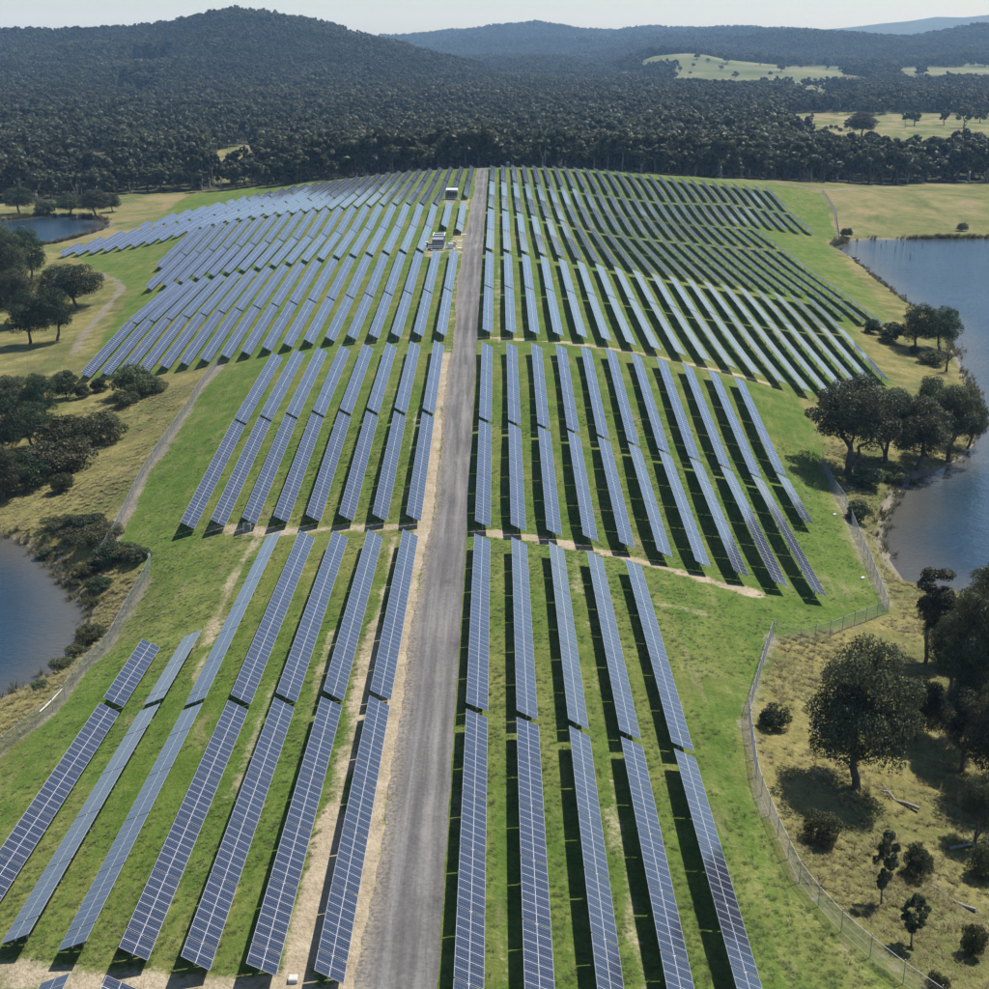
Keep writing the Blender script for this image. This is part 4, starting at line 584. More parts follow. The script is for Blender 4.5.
POST = MB(); POST.tube([(0, 0, -0.4), (0, 0, 1.95)], [0.032, 0.032], 6); POST = POST.mesh('fence_post', [m_steel])
m_wire = plain('fence_wire', (0.30, 0.31, 0.31), 0.5, 0.5, var=0.1)
def fence(label, pts, h=1.7, gap=2.8, pit=0.11, wr=0.004):
    L = [0.0]
    for a, b_ in zip(pts[:-1], pts[1:]): L.append(L[-1] + math.hypot(b_[0] - a[0], b_[1] - a[1]))
    tot = L[-1]; fx = lambda s: (np.interp(s, L, [p[0] for p in pts]), np.interp(s, L, [p[1] for p in pts]))
    o = fx(0); root = empty('chain_link_fence', (float(o[0]), float(o[1]), g1(float(o[0]), float(o[1])))); setp(root, label, 'fence')
    s = np.linspace(0, tot, int(tot / gap) + 1); X, Y = fx(s); Z = G(X, Y); r = np.array(root.location)
    for a, b_, c_ in zip(X, Y, Z): obj('post', POST, root, (a - r[0], b_ - r[1], c_ - r[2]), (0, 0, rnd.random() * 3))
    mb = MB()
    P = [(a - r[0], b_ - r[1], c_ - r[2]) for a, b_, c_ in zip(X, Y, Z)]
    for hh, rr in ((h, 0.018), (h * 0.5, 0.008), (0.08, 0.008)):
        mb.tube([(p[0], p[1], p[2] + hh) for p in P], [rr] * len(P), 4, cap=False)
    obj('rail', mb.mesh('rail', [m_steel]), root)
    n_ = int(tot / pit); s0 = np.arange(n_) * pit; V = []; Q = []
    for sg in (1, -1):
        e = np.clip(s0 + sg * h * 0.9, 0, tot); frac = (e - s0) / (sg * h * 0.9)
        xa, ya = fx(s0); za = G(xa, ya); xb, yb = fx(e); zb = G(xb, yb)
        A = np.c_[xa, ya, za + 0.06]; Bv = np.c_[xb, yb, za * (1 - frac) + zb * frac + 0.06 + frac * (h - 0.06)]
        D = Bv - A; side = np.cross(D, [0, 0, 1.0]); side /= np.linalg.norm(side, axis=1)[:, None] + 1e-9; up2 = np.cross(side, D); up2 /= np.linalg.norm(up2, axis=1)[:, None] + 1e-9
        i0 = len(V) * 1; base = sum(len(v) for v in V); ring = []
        for t_ in range(3):
            w = (side * math.cos(t_ * 2.094) + up2 * math.sin(t_ * 2.094)) * wr; ring += [A + w, Bv + w]
        V += ring; k = len(A); ii = np.arange(k)
        for t_ in range(3):
            t2 = (t_ + 1) % 3; Q.append(np.c_[base + 2 * t_ * k + ii, base + (2 * t_ + 1) * k + ii, base + (2 * t2 + 1) * k + ii, base + 2 * t2 * k + ii])
    me = np_mesh('wire_mesh', np.concatenate(V) - r, np.concatenate(Q), [m_wire]); setp(obj('wire_mesh', me, root), kind='stuff')
fence('near chain-link fence curving past the big gum tree at lower right', pxl([(772, 636), (748, 716), (757, 785), (778, 838), (800, 884), (830, 922), (860, 950), (900, 982), (940, 1010)]))
fence('chain-link fence running across the grass below the last right rows', pxl([(773, 637), (800, 644), (830, 636), (888, 613)]))
fence('chain-link fence along the bank of the right pond', pxl([(887, 611), (868, 562), (845, 506), (832, 488), (822, 464)]))
fence('chain-link fence along the bank of the left pond', pxl([(151, 567), (128, 610), (104, 653), (60, 707), (0, 756), (-60, 805)]))
fence('chain-link fence beside the bare track on the left slope', pxl([(220, 362), (182, 419), (142, 479), (112, 541), (102, 558)]))
fence('far chain-link fence round the green corner above the right pond', pxl([(770, 184), (822, 193), (836, 215), (839, 240)]), 1.8, 3, 0.4, 0.012)
# ------------------------------------------------------------------ trees
def leaf_mat(name, lo, hi, var=0.35):
    m, n, l, b = mat(name, 0.55, 0.25)
    t = attr(n, 'tint').outputs['Fac']; oi = n.new('ShaderNodeObjectInfo').outputs['Random']
    c = ramp(n, l, t, [(0.0, lo), (1.0, hi)])
    h = n.new('ShaderNodeHueSaturation'); l.new(c, h.inputs['Color'])
    l.new(mth(n, l, 'ADD', mth(n, l, 'MULTIPLY', oi, 0.05), 0.475), h.inputs['Hue']); l.new(mth(n, l, 'ADD', mth(n, l, 'MULTIPLY', oi, 2 * var), 1 - var), h.inputs['Value'])
    l.new(h.outputs[0], b.inputs['Base Color'])
    tr = n.new('ShaderNodeBsdfTranslucent'); l.new(h.outputs[0], tr.inputs['Color']); ms = n.new('ShaderNodeMixShader'); ms.inputs[0].default_value = 0.32
    l.new(b.outputs[0], ms.inputs[1]); l.new(tr.outputs[0], ms.inputs[2]); l.new(ms.outputs[0], n['Material Output'].inputs['Surface']); return m
m_gum = leaf_mat('gum_leaves', (0.017, 0.023, 0.010), (0.100, 0.108, 0.054))
m_dkgreen = leaf_mat('dark_green_leaves', (0.012, 0.026, 0.011), (0.055, 0.086, 0.034))
m_forest = leaf_mat('forest_leaves', (0.022, 0.028, 0.014), (0.092, 0.098, 0.052), 0.45)
n, l = m_forest.node_tree.nodes, m_forest.node_tree.links; b = n['Principled BSDF']; src = b.inputs['Base Color'].links[0].from_socket
loc_ = n.new('ShaderNodeObjectInfo').outputs['Location']; pt = nz(n, l, 0.007, 5, 0.65, loc_); pt2 = nz(n, l, 0.0022, 4, 0.6, loc_)     # stands of darker and paler trees
hv = n.new('ShaderNodeHueSaturation'); l.new(src, hv.inputs['Color']); l.new(ramp(n, l, pt, [(0.36, 0.55), (0.64, 1.55)]), hv.inputs['Value'])
fc = mix(n, l, ramp(n, l, pt2, [(0.42, 0.0), (0.60, 0.55)]), hv.outputs[0], (0.052, 0.058, 0.034))
l.new(fc, b.inputs['Base Color']); l.new(fc, [q for q in n if q.type == 'BSDF_TRANSLUCENT'][0].inputs['Color'])
m_pine = leaf_mat('conifer_needles', (0.006, 0.013, 0.008), (0.020, 0.034, 0.018), 0.15)
m_bush = leaf_mat('olive_bush_leaves', (0.032, 0.038, 0.015), (0.115, 0.120, 0.050))
m_pale = leaf_mat('pale_green_leaves', (0.040, 0.058, 0.024), (0.120, 0.148, 0.068))
m_bark = plain('bark', (0.115, 0.090, 0.068), 0.95, var=0.45, scale=2.0)
m_pbark = plain('pale_bark', (0.26, 0.23, 0.19), 0.9, var=0.35, scale=1.0)
def cards(rng, clumps, ncard, size, up=0.25, jit=0.55):
    w = np.array([max(c[3], c[4]) ** 2 for c in clumps]); w /= w.sum(); ci = rng.choice(len(clumps), ncard, p=w)
    C_ = np.array(clumps)[ci]; d = rng.normal(size=(ncard, 3)); d[:, 2] = d[:, 2] * 0.9 + up; d /= np.linalg.norm(d, axis=1)[:, None]
    r = rng.uniform(0.45, 1.08, ncard) ** 0.6
    P = C_[:, :3] + d * r[:, None] * np.c_[C_[:, 3], C_[:, 3], C_[:, 4]]
    nrm = d + rng.normal(size=(ncard, 3)) * jit; nrm /= np.linalg.norm(nrm, axis=1)[:, None]
    tg = np.cross(nrm, rng.normal(size=(ncard, 3))); tg /= np.linalg.norm(tg, axis=1)[:, None]; bt = np.cross(nrm, tg)
    s = size * rng.uniform(0.55, 1.25, ncard)[:, None]; tg = tg * s * 0.75; bt = bt * s * 0.42; fold = nrm * s * 0.18
    V = np.stack([P - tg, P - bt * 1.0 + fold, P + tg, P + bt + fold], 1).reshape(-1, 3)
    ct = rng.uniform(0, 1, len(clumps))[ci]; tint = np.clip(0.15 + 0.45 * ct + 0.4 * rng.uniform(0, 1, ncard), 0, 1)
    return V, np.arange(ncard * 4).reshape(-1, 4), np.repeat(tint, 4)
def limb(mb, a, b_, r0, r1, rng, bend=0.08, sides=6):
    a, b_ = np.array(a), np.array(b_); L = np.linalg.norm(b_ - a); pts = []
    for i in range(5):
        t = i / 4; p = a * (1 - t) + b_ * t + (rng.normal(size=3) * L * bend if 0 < i < 4 else 0); pts.append(tuple(p))
    mb.tube(pts, [r0 + (r1 - r0) * i / 4 for i in range(5)], sides)
def tree_mesh(seed, H, Rr, nclump, ncard, size, kind='gum', leaf=None, bark=None):
    rng = np.random.default_rng(seed); cl = []; mb = MB()
    if kind == 'gum':        # open dome of separate clumps on spreading limbs
        fork = 0.26 * H; z0, z1 = 0.40 * H, 0.92 * H
    elif kind == 'dense':    # round crown almost to the ground
        fork = 0.18 * H; z0, z1 = 0.31 * H, 0.90 * H
    elif kind == 'tall':     # straight pale trunk, small high crown
        fork = 0.5 * H; z0, z1 = 0.56 * H, 0.93 * H
    elif kind == 'sapling':
        fork = 0.25 * H; z0, z1 = 0.30 * H, 0.90 * H
    else:                    # bush
        fork = 0.02 * H; z0, z1 = 0.18 * H, 0.72 * H
    k_ = 0
    while len(cl) < nclump and k_ < 4000:
        k_ += 1; t = rng.uniform(0, 1); a = rng.uniform(0, 2 * math.pi)
        prof = math.sqrt(max(0.02, 1 - (abs(t - 0.42) / 0.62) ** 2))
        rr = Rr * 0.80 * prof * math.sqrt(rng.uniform(0.05, 1)); q = rng.uniform(0.19, 0.31) * Rr
        if kind in ('bush', 'dense'): q *= 1.15
        p = (rr * math.cos(a), rr * math.sin(a), z0 + (z1 - z0) * t)
        if all((p[0] - c[0]) ** 2 + (p[1] - c[1]) ** 2 + (1.3 * (p[2] - c[2])) ** 2 > ((0.30 if kind == 'sapling' else 0.55) * (q + c[3])) ** 2 for c in cl): cl.append((*p, q, q * rng.uniform(0.6, 0.95)))
        elif k_ % 50 == 49: Rr *= 1.0
    base = 0.035 * H * (0.55 if kind in ('tall', 'sapling') else 1.0)
    lean = rng.normal(size=2) * 0.03 * H; top = (lean[0], lean[1], fork)
    limb(mb, (0, 0, -0.03 * H), top, base, base * 0.72, rng, 0.02, 8)
    if kind == 'gum':
        mains = []
        for i in range(4):
            a = i * 1.571 + rng.uniform(-0.5, 0.5); e = (Rr * 0.38 * math.cos(a), Rr * 0.38 * math.sin(a), H * rng.uniform(0.45, 0.6)); limb(mb, top if i else (0, 0, 0.05 * H), e, base * 0.55, base * 0.26, rng, 0.06); mains.append(e)
    else:
        e = (lean[0] * 1.5, lean[1] * 1.5, z1); limb(mb, top, e, base * 0.7, base * 0.15, rng, 0.03); mains = [tuple(np.array(top) * (1 - t) + np.array(e) * t) for t in (0.1, 0.35, 0.6, 0.85)]
    for c in cl:
        m0 = min(mains, key=lambda m: (m[0] - c[0]) ** 2 + (m[1] - c[1]) ** 2 + (m[2] - c[2]) ** 2 + (1e6 if m[2] > c[2] + 0.1 * H else 0)); limb(mb, m0, c[:3], base * 0.22, base * 0.07, rng, 0.07, 5)
    V, Q, T = cards(rng, cl, ncard, size, 0.25, 0.30 if ncard < 2000 else 0.55)
    low = V[:, 2].min(); 
    return mb.mesh('trunk', [bark or m_bark], True), np_mesh('crown', V, Q, [leaf or m_gum], dict(tint=T))
LIB = {}
def lib(key, *a, **k):
    if key not in LIB: LIB[key] = tree_mesh(*a, **k)
    return LIB[key]
# shapes are built 10 m tall, then scaled
for i in range(3): lib(('gum', i), 11 + i, 10, 4.6, 34, 26000, 0.145, 'gum', m_gum)
for i in range(2): lib(('dense', i), 21 + i, 10, 4.4, 46, 28000, 0.15, 'dense', m_gum); lib(('green', i), 31 + i, 10, 4.6, 38, 16000, 0.17, 'dense', m_dkgreen)
lib(('tall', 0), 41, 10, 2.6, 18, 8000, 0.15, 'tall', m_gum)
for i in range(2): lib(('sapling', i), 51 + i, 10, 2.6, 24, 6000, 0.24, 'sapling', m_gum)
for i in range(3): lib(('bush', i), 61 + i, 10, 7.0, 26, 6500, 0.42, 'bush', m_bush); lib(('palebush', i), 71 + i, 10, 6.0, 24, 6000, 0.40, 'bush', m_pale); lib(('greenbush', i), 81 + i, 10, 6.0, 24, 6000, 0.40, 'bush', m_dkgreen)
for i in range(5): lib(('mid', i), 101 + i, 10, [3.6, 4.2, 3.2, 3.8, 4.6][i], [16, 18, 14, 16, 20][i], 1500, 0.72, ['gum', 'dense', 'tall', 'gum', 'gum'][i], m_gum, m_pbark if i in (2, 3) else m_bark)
for i in range(2): lib(('pine', i), 151 + i, 10, 2.4, 22, 1900, 0.62, 'dense', m_pine)
for i in range(4): lib(('far', i), 201 + i, 10, [4.2, 4.8, 3.8, 4.4][i], 13, 900, 0.80, ['gum', 'dense', 'gum', 'dense'][i], m_gum, m_pbark)
BASE_R = dict(gum=4.6, dense=4.4, green=4.6, tall=2.6, sapling=2.6, pine=2.4, bush=7.0, palebush=6.0, greenbush=6.0, mid=4.0)
tree_n = 0
def plant(kind, var, p, H, width, label, cat='tree', group=None, name=None):
    global tree_n
    tr, cr = LIB[(kind, var)]; tree_n += 1
    sx = width / (1.72 * BASE_R[kind]); sx = max(0.4 * H / 10, min(3.0 * H / 10, sx))
    nm = name or ('shrub' if cat == 'shrub' else 'gum_tree')
    t = empty(nm, (p[0], p[1], p[2] - 0.05), (0, 0, rnd.random() * 6.28), (sx, sx, H / 10)); setp(t, label, cat, group)
    obj('trunk' if cat == 'tree' else 'stem', tr, t); obj('crown' if cat == 'tree' else 'foliage', cr, t); return t
def seen(kind, var, u, v, vt, wpx, label, cat='tree', group=None, name=None):
    p = at(u, v); H = max(0.5, height_for(p, vt)); _, _, d = proj(*p); plant(kind, var, p, H, wpx * d / FPX, label, cat, group, name)
GR = 'gum trees on the right bank'; GLb = 'trees on the left bank'; SH = 'shrubs on the banks'
NEAR = [
 ('dense', 0, 857, 788, 641, 100, 'biggest dark gum tree, just right of the near chain-link fence', 'tree', GR),
 ('tall', 0, 925, 664, 566, 50, 'slender gum with a bare dark trunk, left of the dense clump at right edge', 'tree', GR),
 ('gum', 1, 968, 742, 592, 84, 'dense dark gum at the right edge, just right of the biggest gum', 'tree', GR),
 ('dense', 1, 1003, 700, 556, 90, 'tall gum half cut off by the right edge, above the pond inlet', 'tree', GR),
 ('gum', 2, 950, 700, 612, 56, 'lower dark gum squeezed between the slender gum and the right-edge clump', 'tree', GR),
 ('dense', 0, 1004, 800, 668, 80, 'dark gum cut off by the right edge, lowest of the clump', 'tree', GR),
 ('dense', 1, 982, 668, 590, 62, 'dark gum in the middle of the right-edge clump, behind the lower gum', 'tree', GR),
 ('dense', 0, 992, 640, 562, 66, 'tall gum at the top of the right-edge clump beside the pond inlet', 'tree', GR),
 ('gum', 2, 938, 664, 590, 44, 'gum immediately behind the slender bare trunked gum', 'tree', GR),
 ('gum', 0, 962, 772, 690, 60, 'low dark gum at the foot of the right-edge clump', 'tree', GR),
 ('dense', 1, 918, 742, 676, 44, 'small gum tucked between the biggest gum and the right-edge clump', 'tree', GR),
 ('gum', 0, 975, 842, 772, 44, 'small grey-green gum by the right edge above the pale boulder patch', 'tree', GR),
 ('sapling', 0, 881, 904, 828, 26, 'thin dark sapling with a bare stem, left of two on the dry grass', 'tree', GR),
 ('sapling', 1, 911, 947, 890, 27, 'short dark bushy sapling casting a round shadow, nearest the fence', 'tree', GR),
 ('palebush', 0, 917, 876, 838, 28, 'faint grey-green shrub between the two saplings on dry grass', 'shrub', SH),
 ('bush', 0, 972, 956, 916, 24, 'small olive shrub near the bottom right corner', 'shrub', SH),
 ('bush', 1, 822, 842, 806, 36, 'olive shrub at the edge of the biggest gum\'s shadow', 'shrub', SH),
 ('greenbush', 0, 772, 724, 702, 32, 'low dark green shrub beside the bend of the near fence', 'shrub', SH),
 ('bush', 2, 936, 994, 970, 22, 'dark shrub cut off by the bottom edge beside the fence', 'shrub', SH),
 ('bush', 1, 984, 876, 836, 34, 'brownish low shrub by the right edge below the small gum', 'shrub', SH),
 ('gum', 0, 848, 474, 374, 88, 'big spreading gum with forked trunk, nearest the solar rows on the right bank', 'tree', GR),
 ('gum', 1, 884, 462, 388, 56, 'gum second from the left in the right bank group, thin trunk', 'tree', GR),
 ('dense', 1, 915, 470, 396, 62, 'dense dark gum in the middle of the right bank group by the water', 'tree', GR),
 ('gum', 2, 948, 462, 386, 58, 'spreading gum leaning over the water in the right bank group', 'tree', GR),
 ('green', 0, 967, 448, 395, 34, 'rightmost green gum overhanging the pond in the bank group', 'tree', GR),
 ('green', 1, 928, 432, 376, 34, 'olive topped gum at the back of the right bank group', 'tree', GR),
 ('palebush', 1, 858, 522, 496, 26, 'bushy shrub between the pond fence and the water', 'shrub', SH),
 ('palebush', 2, 868, 486, 464, 34, 'low green shrub under the big spreading gum, nearer the water', 'shrub', SH),
 ('bush', 0, 892, 480, 464, 30, 'low olive shrub under the bank group beside the shore', 'shrub', SH),
 ('green', 0, 917, 350, 303, 38, 'round dark green tree at the pond edge, left of a touching pair', 'tree', GR),
 ('green', 1, 940, 351, 306, 36, 'round dark green tree at the pond edge, right of a touching pair', 'tree', GR),
 ('greenbush', 1, 891, 342, 319, 26, 'dark green shrub left of the two round pond trees', 'shrub', SH),
 ('greenbush', 2, 873, 333, 316, 18, 'small dark shrub at the end of the outermost right rows', 'shrub', SH),
 ('bush', 2, 932, 364, 348, 26, 'olive shrub in front of the two round pond trees', 'shrub', SH),
 ('bush', 0, 914, 354, 343, 10, 'tiny dark shrub below the left round pond tree', 'shrub', SH),
 ('green', 1, 57, 341, 286, 36, 'dark tree on the left bank with a visible short trunk and shadow', 'tree', GLb),
 ('green', 0, 30, 344, 290, 40, 'dark tree left of the short trunked one, casting a long shadow', 'tree', GLb),
 ('green', 1, 78, 308, 264, 50, 'wide dark tree beside the green meadow on the left bank', 'tree', GLb),
 ('green', 0, 56, 306, 265, 36, 'dark tree behind the short trunked one on the left bank', 'tree', GLb),
 ('dense', 0, 8, 306, 226, 46, 'tall dark tree at the left edge before the far pond, front one', 'tree', GLb),
 ('green', 0, 30, 284, 226, 34, 'dark tree in the left edge clump, closest to the far pond', 'tree', GLb),
 ('dense', 1, 18, 325, 268, 40, 'dark tree at the left edge below the tall clump', 'tree', GLb),
 ('dense', 0, -14, 300, 230, 50, 'dark tree mostly outside the left edge by the far pond', 'tree', GLb),
 ('palebush', 0, 134, 393, 360, 44, 'rounded pale green bush under the end of the big left block', 'shrub', SH),
 ('bush', 1, 150, 393, 373, 34, 'olive bush right of the rounded pale green bush', 'shrub', SH),
 ('bush', 2, 126, 405, 388, 24, 'small dark brownish bush in front of the pale green bush', 'shrub', SH),
 ('greenbush', 0, 101, 391, 375, 18, 'small round green bush at the foot of the outermost left rows', 'shrub', SH),
 ('palebush', 1, 82, 398, 380, 18, 'small grey-green bush left of the small round one', 'shrub', SH),
 ('palebush', 2, 66, 398, 364, 26, 'wispy pale bush at the lower left of the big left block', 'shrub', SH),
 ('green', 1, 44, 424, 372, 32, 'dark pointed tree standing behind the lower left thicket', 'tree', GLb),
 ('dense', 1, 14, 426, 374, 44, 'grey-green tree at the left edge behind the thicket', 'tree', GLb),
 ('green', 0, 6, 462, 398, 48, 'dark tree at the left edge in the middle of the thicket', 'tree', GLb),
 ('green', 1, 34, 448, 402, 42, 'dark green tree in the middle of the lower left thicket', 'tree', GLb),
 ('bush', 0, 66, 446, 408, 54, 'brown-green bush at the back of the lower left thicket', 'shrub', SH),
 ('bush', 1, 103, 442, 408, 46, 'olive bush at the right end of the lower left thicket', 'shrub', SH),
 ('bush', 2, 62, 470, 434, 66, 'wide olive bush at the front of the lower left thicket', 'shrub', SH),
 ('greenbush', 1, 24, 490, 448, 50, 'dark green bush low in the thicket near the left pond', 'shrub', SH),
 ('dense', 0, 4, 500, 446, 40, 'dark tree at the left edge nearest the left pond', 'tree', GLb),
 ('bush', 0, 63, 491, 468, 22, 'single small bush on the dry grass below the thicket', 'shrub', SH),
 ('bush', 1, 96, 546, 524, 38, 'bank bush above the left pond, nearest the bare track', 'shrub', SH),
 ('bush', 2, 76, 541, 526, 34, 'bank bush above the left pond, left of its neighbour', 'shrub', SH),
 ('greenbush', 2, 112, 560, 541, 40, 'green bank bush near the top of the left pond fence', 'shrub', SH),
 ('bush', 0, 92, 641, 621, 28, 'dark shrub at the corner of the left pond shore', 'shrub', SH),
 ('bush', 2, 79, 654, 642, 26, 'small dark shrub on the shore below the corner one', 'shrub', SH),
 ('bush', 1, 63, 669, 656, 24, 'tiny dark shrub on the near shore of the left pond', 'shrub', SH),
 ('palebush', 1, 47, 558, 545, 22, 'grey shrub on the top shore of the left pond', 'shrub', SH),
 ('bush', 2, 60, 528, 514, 34, 'bank bush nearest the left edge on the slope above the left pond', 'shrub', SH),
 ('greenbush', 0, 86, 530, 514, 40, 'green bank bush at the top of the scrub above the left pond', 'shrub', SH),
 ('bush', 0, 104, 536, 520, 36, 'olive bank bush beside the lower end of the bare track', 'shrub', SH),
 ('bush', 1, 126, 556, 543, 32, 'olive bank bush left of the white marker post', 'shrub', SH),
 ('palebush', 0, 139, 560, 545, 24, 'pale bluish bush right beside the white marker post', 'shrub', SH),
 ('bush', 2, 88, 572, 560, 30, 'low dark bush above the eastern shore of the left pond', 'shrub', SH),
 ('greenbush', 1, 99, 588, 576, 28, 'green low bush halfway down the left pond shore', 'shrub', SH),
 ('bush', 0, 78, 585, 577, 12, 'dark tussock on the very edge of the left pond water', 'shrub', SH),
 ('bush', 1, 93, 606, 596, 13, 'dark tussock at the widest point of the left pond shore', 'shrub', SH),
 ('palebush', 2, 40, 689, 679, 18, 'grey low bush between the pale pipe and the left pond', 'shrub', SH),
 ('green', 1, 20, 214, 186, 30, 'round dark tree behind the far left pond, leftmost in view', 'tree', 'trees behind the far left pond'),
 ('palebush', 1, 47, 214, 196, 26, 'pale round tree behind the far left pond, second from left', 'tree', 'trees behind the far left pond'),
 ('green', 0, 70, 215, 193, 28, 'dark tree behind the far left pond, third from left', 'tree', 'trees behind the far left pond'),
 ('dense', 1, 96, 217, 189, 30, 'dense tree behind the far left pond, fourth from left', 'tree', 'trees behind the far left pond'),
 ('green', 1, 113, 212, 194, 16, 'small tree at the right end of the far left pond', 'tree', 'trees behind the far left pond'),
 ('bush', 1, 846, 237, 226, 12, 'dark shrub on the far shore of the right pond, left end', 'shrub', SH),
 ('palebush', 0, 962, 231, 221, 12, 'small round shrub on the far meadow beyond the right pond', 'shrub', SH)]
for t in NEAR: seen(*t)
# leafless tree beside the pond pair
p = at(946, 372); mb = MB(); Hh = height_for(p, 338); limb(mb, (0, 0, -0.3), (0.2, 0, Hh * 0.55), 0.28, 0.16, R, 0.02)
trk = empty('bare_tree', p); setp(trk, 'leafless grey tree standing right of the two round pond trees', 'tree'); obj('trunk', mb.mesh('trunk', [m_bark], True), trk); mb = MB()
for i in range(26):
    a = R.uniform(0, 6.28); z0_ = Hh * R.uniform(0.3, 0.55); L = R.uniform(1.5, 4.2); e = (L * math.cos(a), L * math.sin(a), z0_ + R.uniform(-0.5, 3.5)); limb(mb, (0.1, 0, z0_), e, 0.09, 0.02, R, 0.08, 4)
    for j in range(4): limb(mb, e, (e[0] + R.normal() * 0.9, e[1] + R.normal() * 0.9, e[2] + R.normal() * 0.8), 0.03, 0.012, R, 0.06, 3)
obj('branches', mb.mesh('branches', [m_bark]), trk)
# lone trees and shrubs in the open country
for u, v, vt, w in [(862, 137, 111, 27), (905, 127.5, 112, 13), (914, 126, 111, 11), (944, 125, 109, 9), (964, 128, 104, 16), (786, 119.5, 113, 5), (812, 119.5, 113, 5), (850, 131, 118, 12), (980, 123, 108, 12)]:
    seen('dense' if u == 862 else 'mid', 1 if u == 862 else rnd.randrange(5), u, v, vt, w, 'large round lone gum in the middle of the straw paddock' if u == 862 else 'lone gum scattered over the straw paddock on the right', 'tree', 'lone trees in the paddock')
for u, v, w in [(826, 130, 5), (831, 128.5, 4), (836, 129, 4), (840, 131.5, 5)]:
    seen('bush', rnd.randrange(3), u, v, v - 5, w, 'dark low shrub in the little cluster on the straw paddock', 'shrub', 'shrubs in the paddock')
for u, v, h in [(667, 63, 5), (680, 72, 6), (693, 69, 6), (697, 60, 7), (708, 62, 4), (727, 64, 9), (721, 70, 5), (744, 62, 4), (752, 62, 6), (760, 65, 7), (771, 64, 5), (781, 72, 8), (788, 70, 6), (801, 68, 5), (812, 66, 7), (827, 70, 6), (840, 72, 6), (853, 70, 7), (690, 76, 5), (735, 78, 7), (770, 78, 7), (905, 68, 5), (921, 67, 6), (928, 66, 8), (957, 68, 6), (972, 66, 5), (985, 67, 5)]:
    seen('mid', rnd.randrange(5), u, v, v - h, h * 1.0, 'tiny lone tree dotted over the far pale pasture', 'tree', 'lone trees on the far pastures')
for i in range(28):
    u, v = (rnd.uniform(134, 177), rnd.uniform(60, 70)) if i % 2 else (rnd.uniform(122, 164), rnd.uniform(86, 99)); h = rnd.uniform(17, 23)
    seen('pine', i % 2, u, v, v - h, h * 0.46, 'dark tall conifer in the %s of two clumps on the left hill' % ('upper' if i % 2 else 'lower'), 'tree', 'dark conifers on the left hill', 'conifer')
# the line of gums along the edge of the wood, each one a tree
cand = []
for row in range(5):
    X = -280.0 + R.uniform(0, 10)
    while X < 330:
        X += R.uniform(6.5, 11) if row else R.uniform(5.5, 9); Y = float(np.interp(X, FRONT_X, FRONT_Y)) + row * 9 + R.uniform(-4, 5)
        if abs(X) < 0.39 * Y: cand.append((X, Y, row))
cz = G(np.array([c[0] for c in cand]), np.array([c[1] for c in cand])); om = open_mask(np.array([c[0] for c in cand]), np.array([c[1] for c in cand]), cz)
cand = [(X, Y, float(z), row) for (X, Y, row), z, o in zip(cand, cz, om) if not o]
cand.sort(key=lambda c: c[1] + 5 * c[3]); line_n = 0; LINE_MAX = 178; TAKEN = []
spots = [c for c in cand if c[3] < 3]; rnd.shuffle(spots); spots = spots[:LINE_MAX]
for X, Y, z, row in spots:
    v_ = rnd.randrange(5); H = rnd.uniform(8.5, 20); H = min(H, 11.5) if (-205 < X < -140 or -122 < X < -96) else H; wd = H * rnd.uniform(0.62, 0.95)
    where = 'behind left solar rows' if X < -7 else 'behind right solar rows' if X < 112 else 'beyond right pond meadow'
    look = ['open crowned gum', 'dense round gum', 'tall thin gum', 'pale trunked gum', 'wide spreading gum'][v_]; size = 'small' if H < 13.5 else 'middling' if H < 16.5 else 'lofty'; rank = ['front edge', 'second rank', 'back rank'][row]
    plant('mid', v_, (X, Y, z), H, wd, '%s %s, %s of tree line %s' % (size, look, rank, where), 'tree', 'gum trees in the line at the edge of the wood'); TAKEN.append((X, Y))
print('trees', tree_n)
# fallen timber on the dry bank
for u, v, L, az, lb in [(952, 722, 4.5, 0.5, 'pale fallen log in the shade of the right-edge clump'), (818, 728, 2.2, 1.2, 'short pale log at the left foot of the biggest gum'), (898, 800, 4.0, 2.3, 'thin grey log lying uphill of the thin dark sapling'), (950, 896, 4.5, 2.2, 'long dark log on the dry grass right of the saplings'), (962, 848, 2.4, 0.3, 'bleached log among the pale brush by the small right-edge gum'), (976, 852, 2.0, 1.0, 'short bleached log nearest the right edge below the small gum'), (855, 484, 3.0, 0.2, 'grey log lying under the big spreading gum by the pond')]:
    p = at(u, v); mb = MB(); limb(mb, (-L / 2, 0, 0.12), (L / 2, 0.2, 0.16), 0.16, 0.09, R, 0.03, 7); limb(mb, (L * 0.1, 0, 0.15), (L * 0.3, 0.9, 0.5), 0.07, 0.03, R, 0.06, 5); limb(mb, (L * 0.2, 0, 0.15), (L * 0.45, -0.7, 0.35), 0.06, 0.02, R, 0.06, 5)
    setp(obj('fallen_log', mb.mesh('fallen_log', [m_pbark]), None, p, (0, 0, az)), lb, 'log', 'fallen logs on the banks')
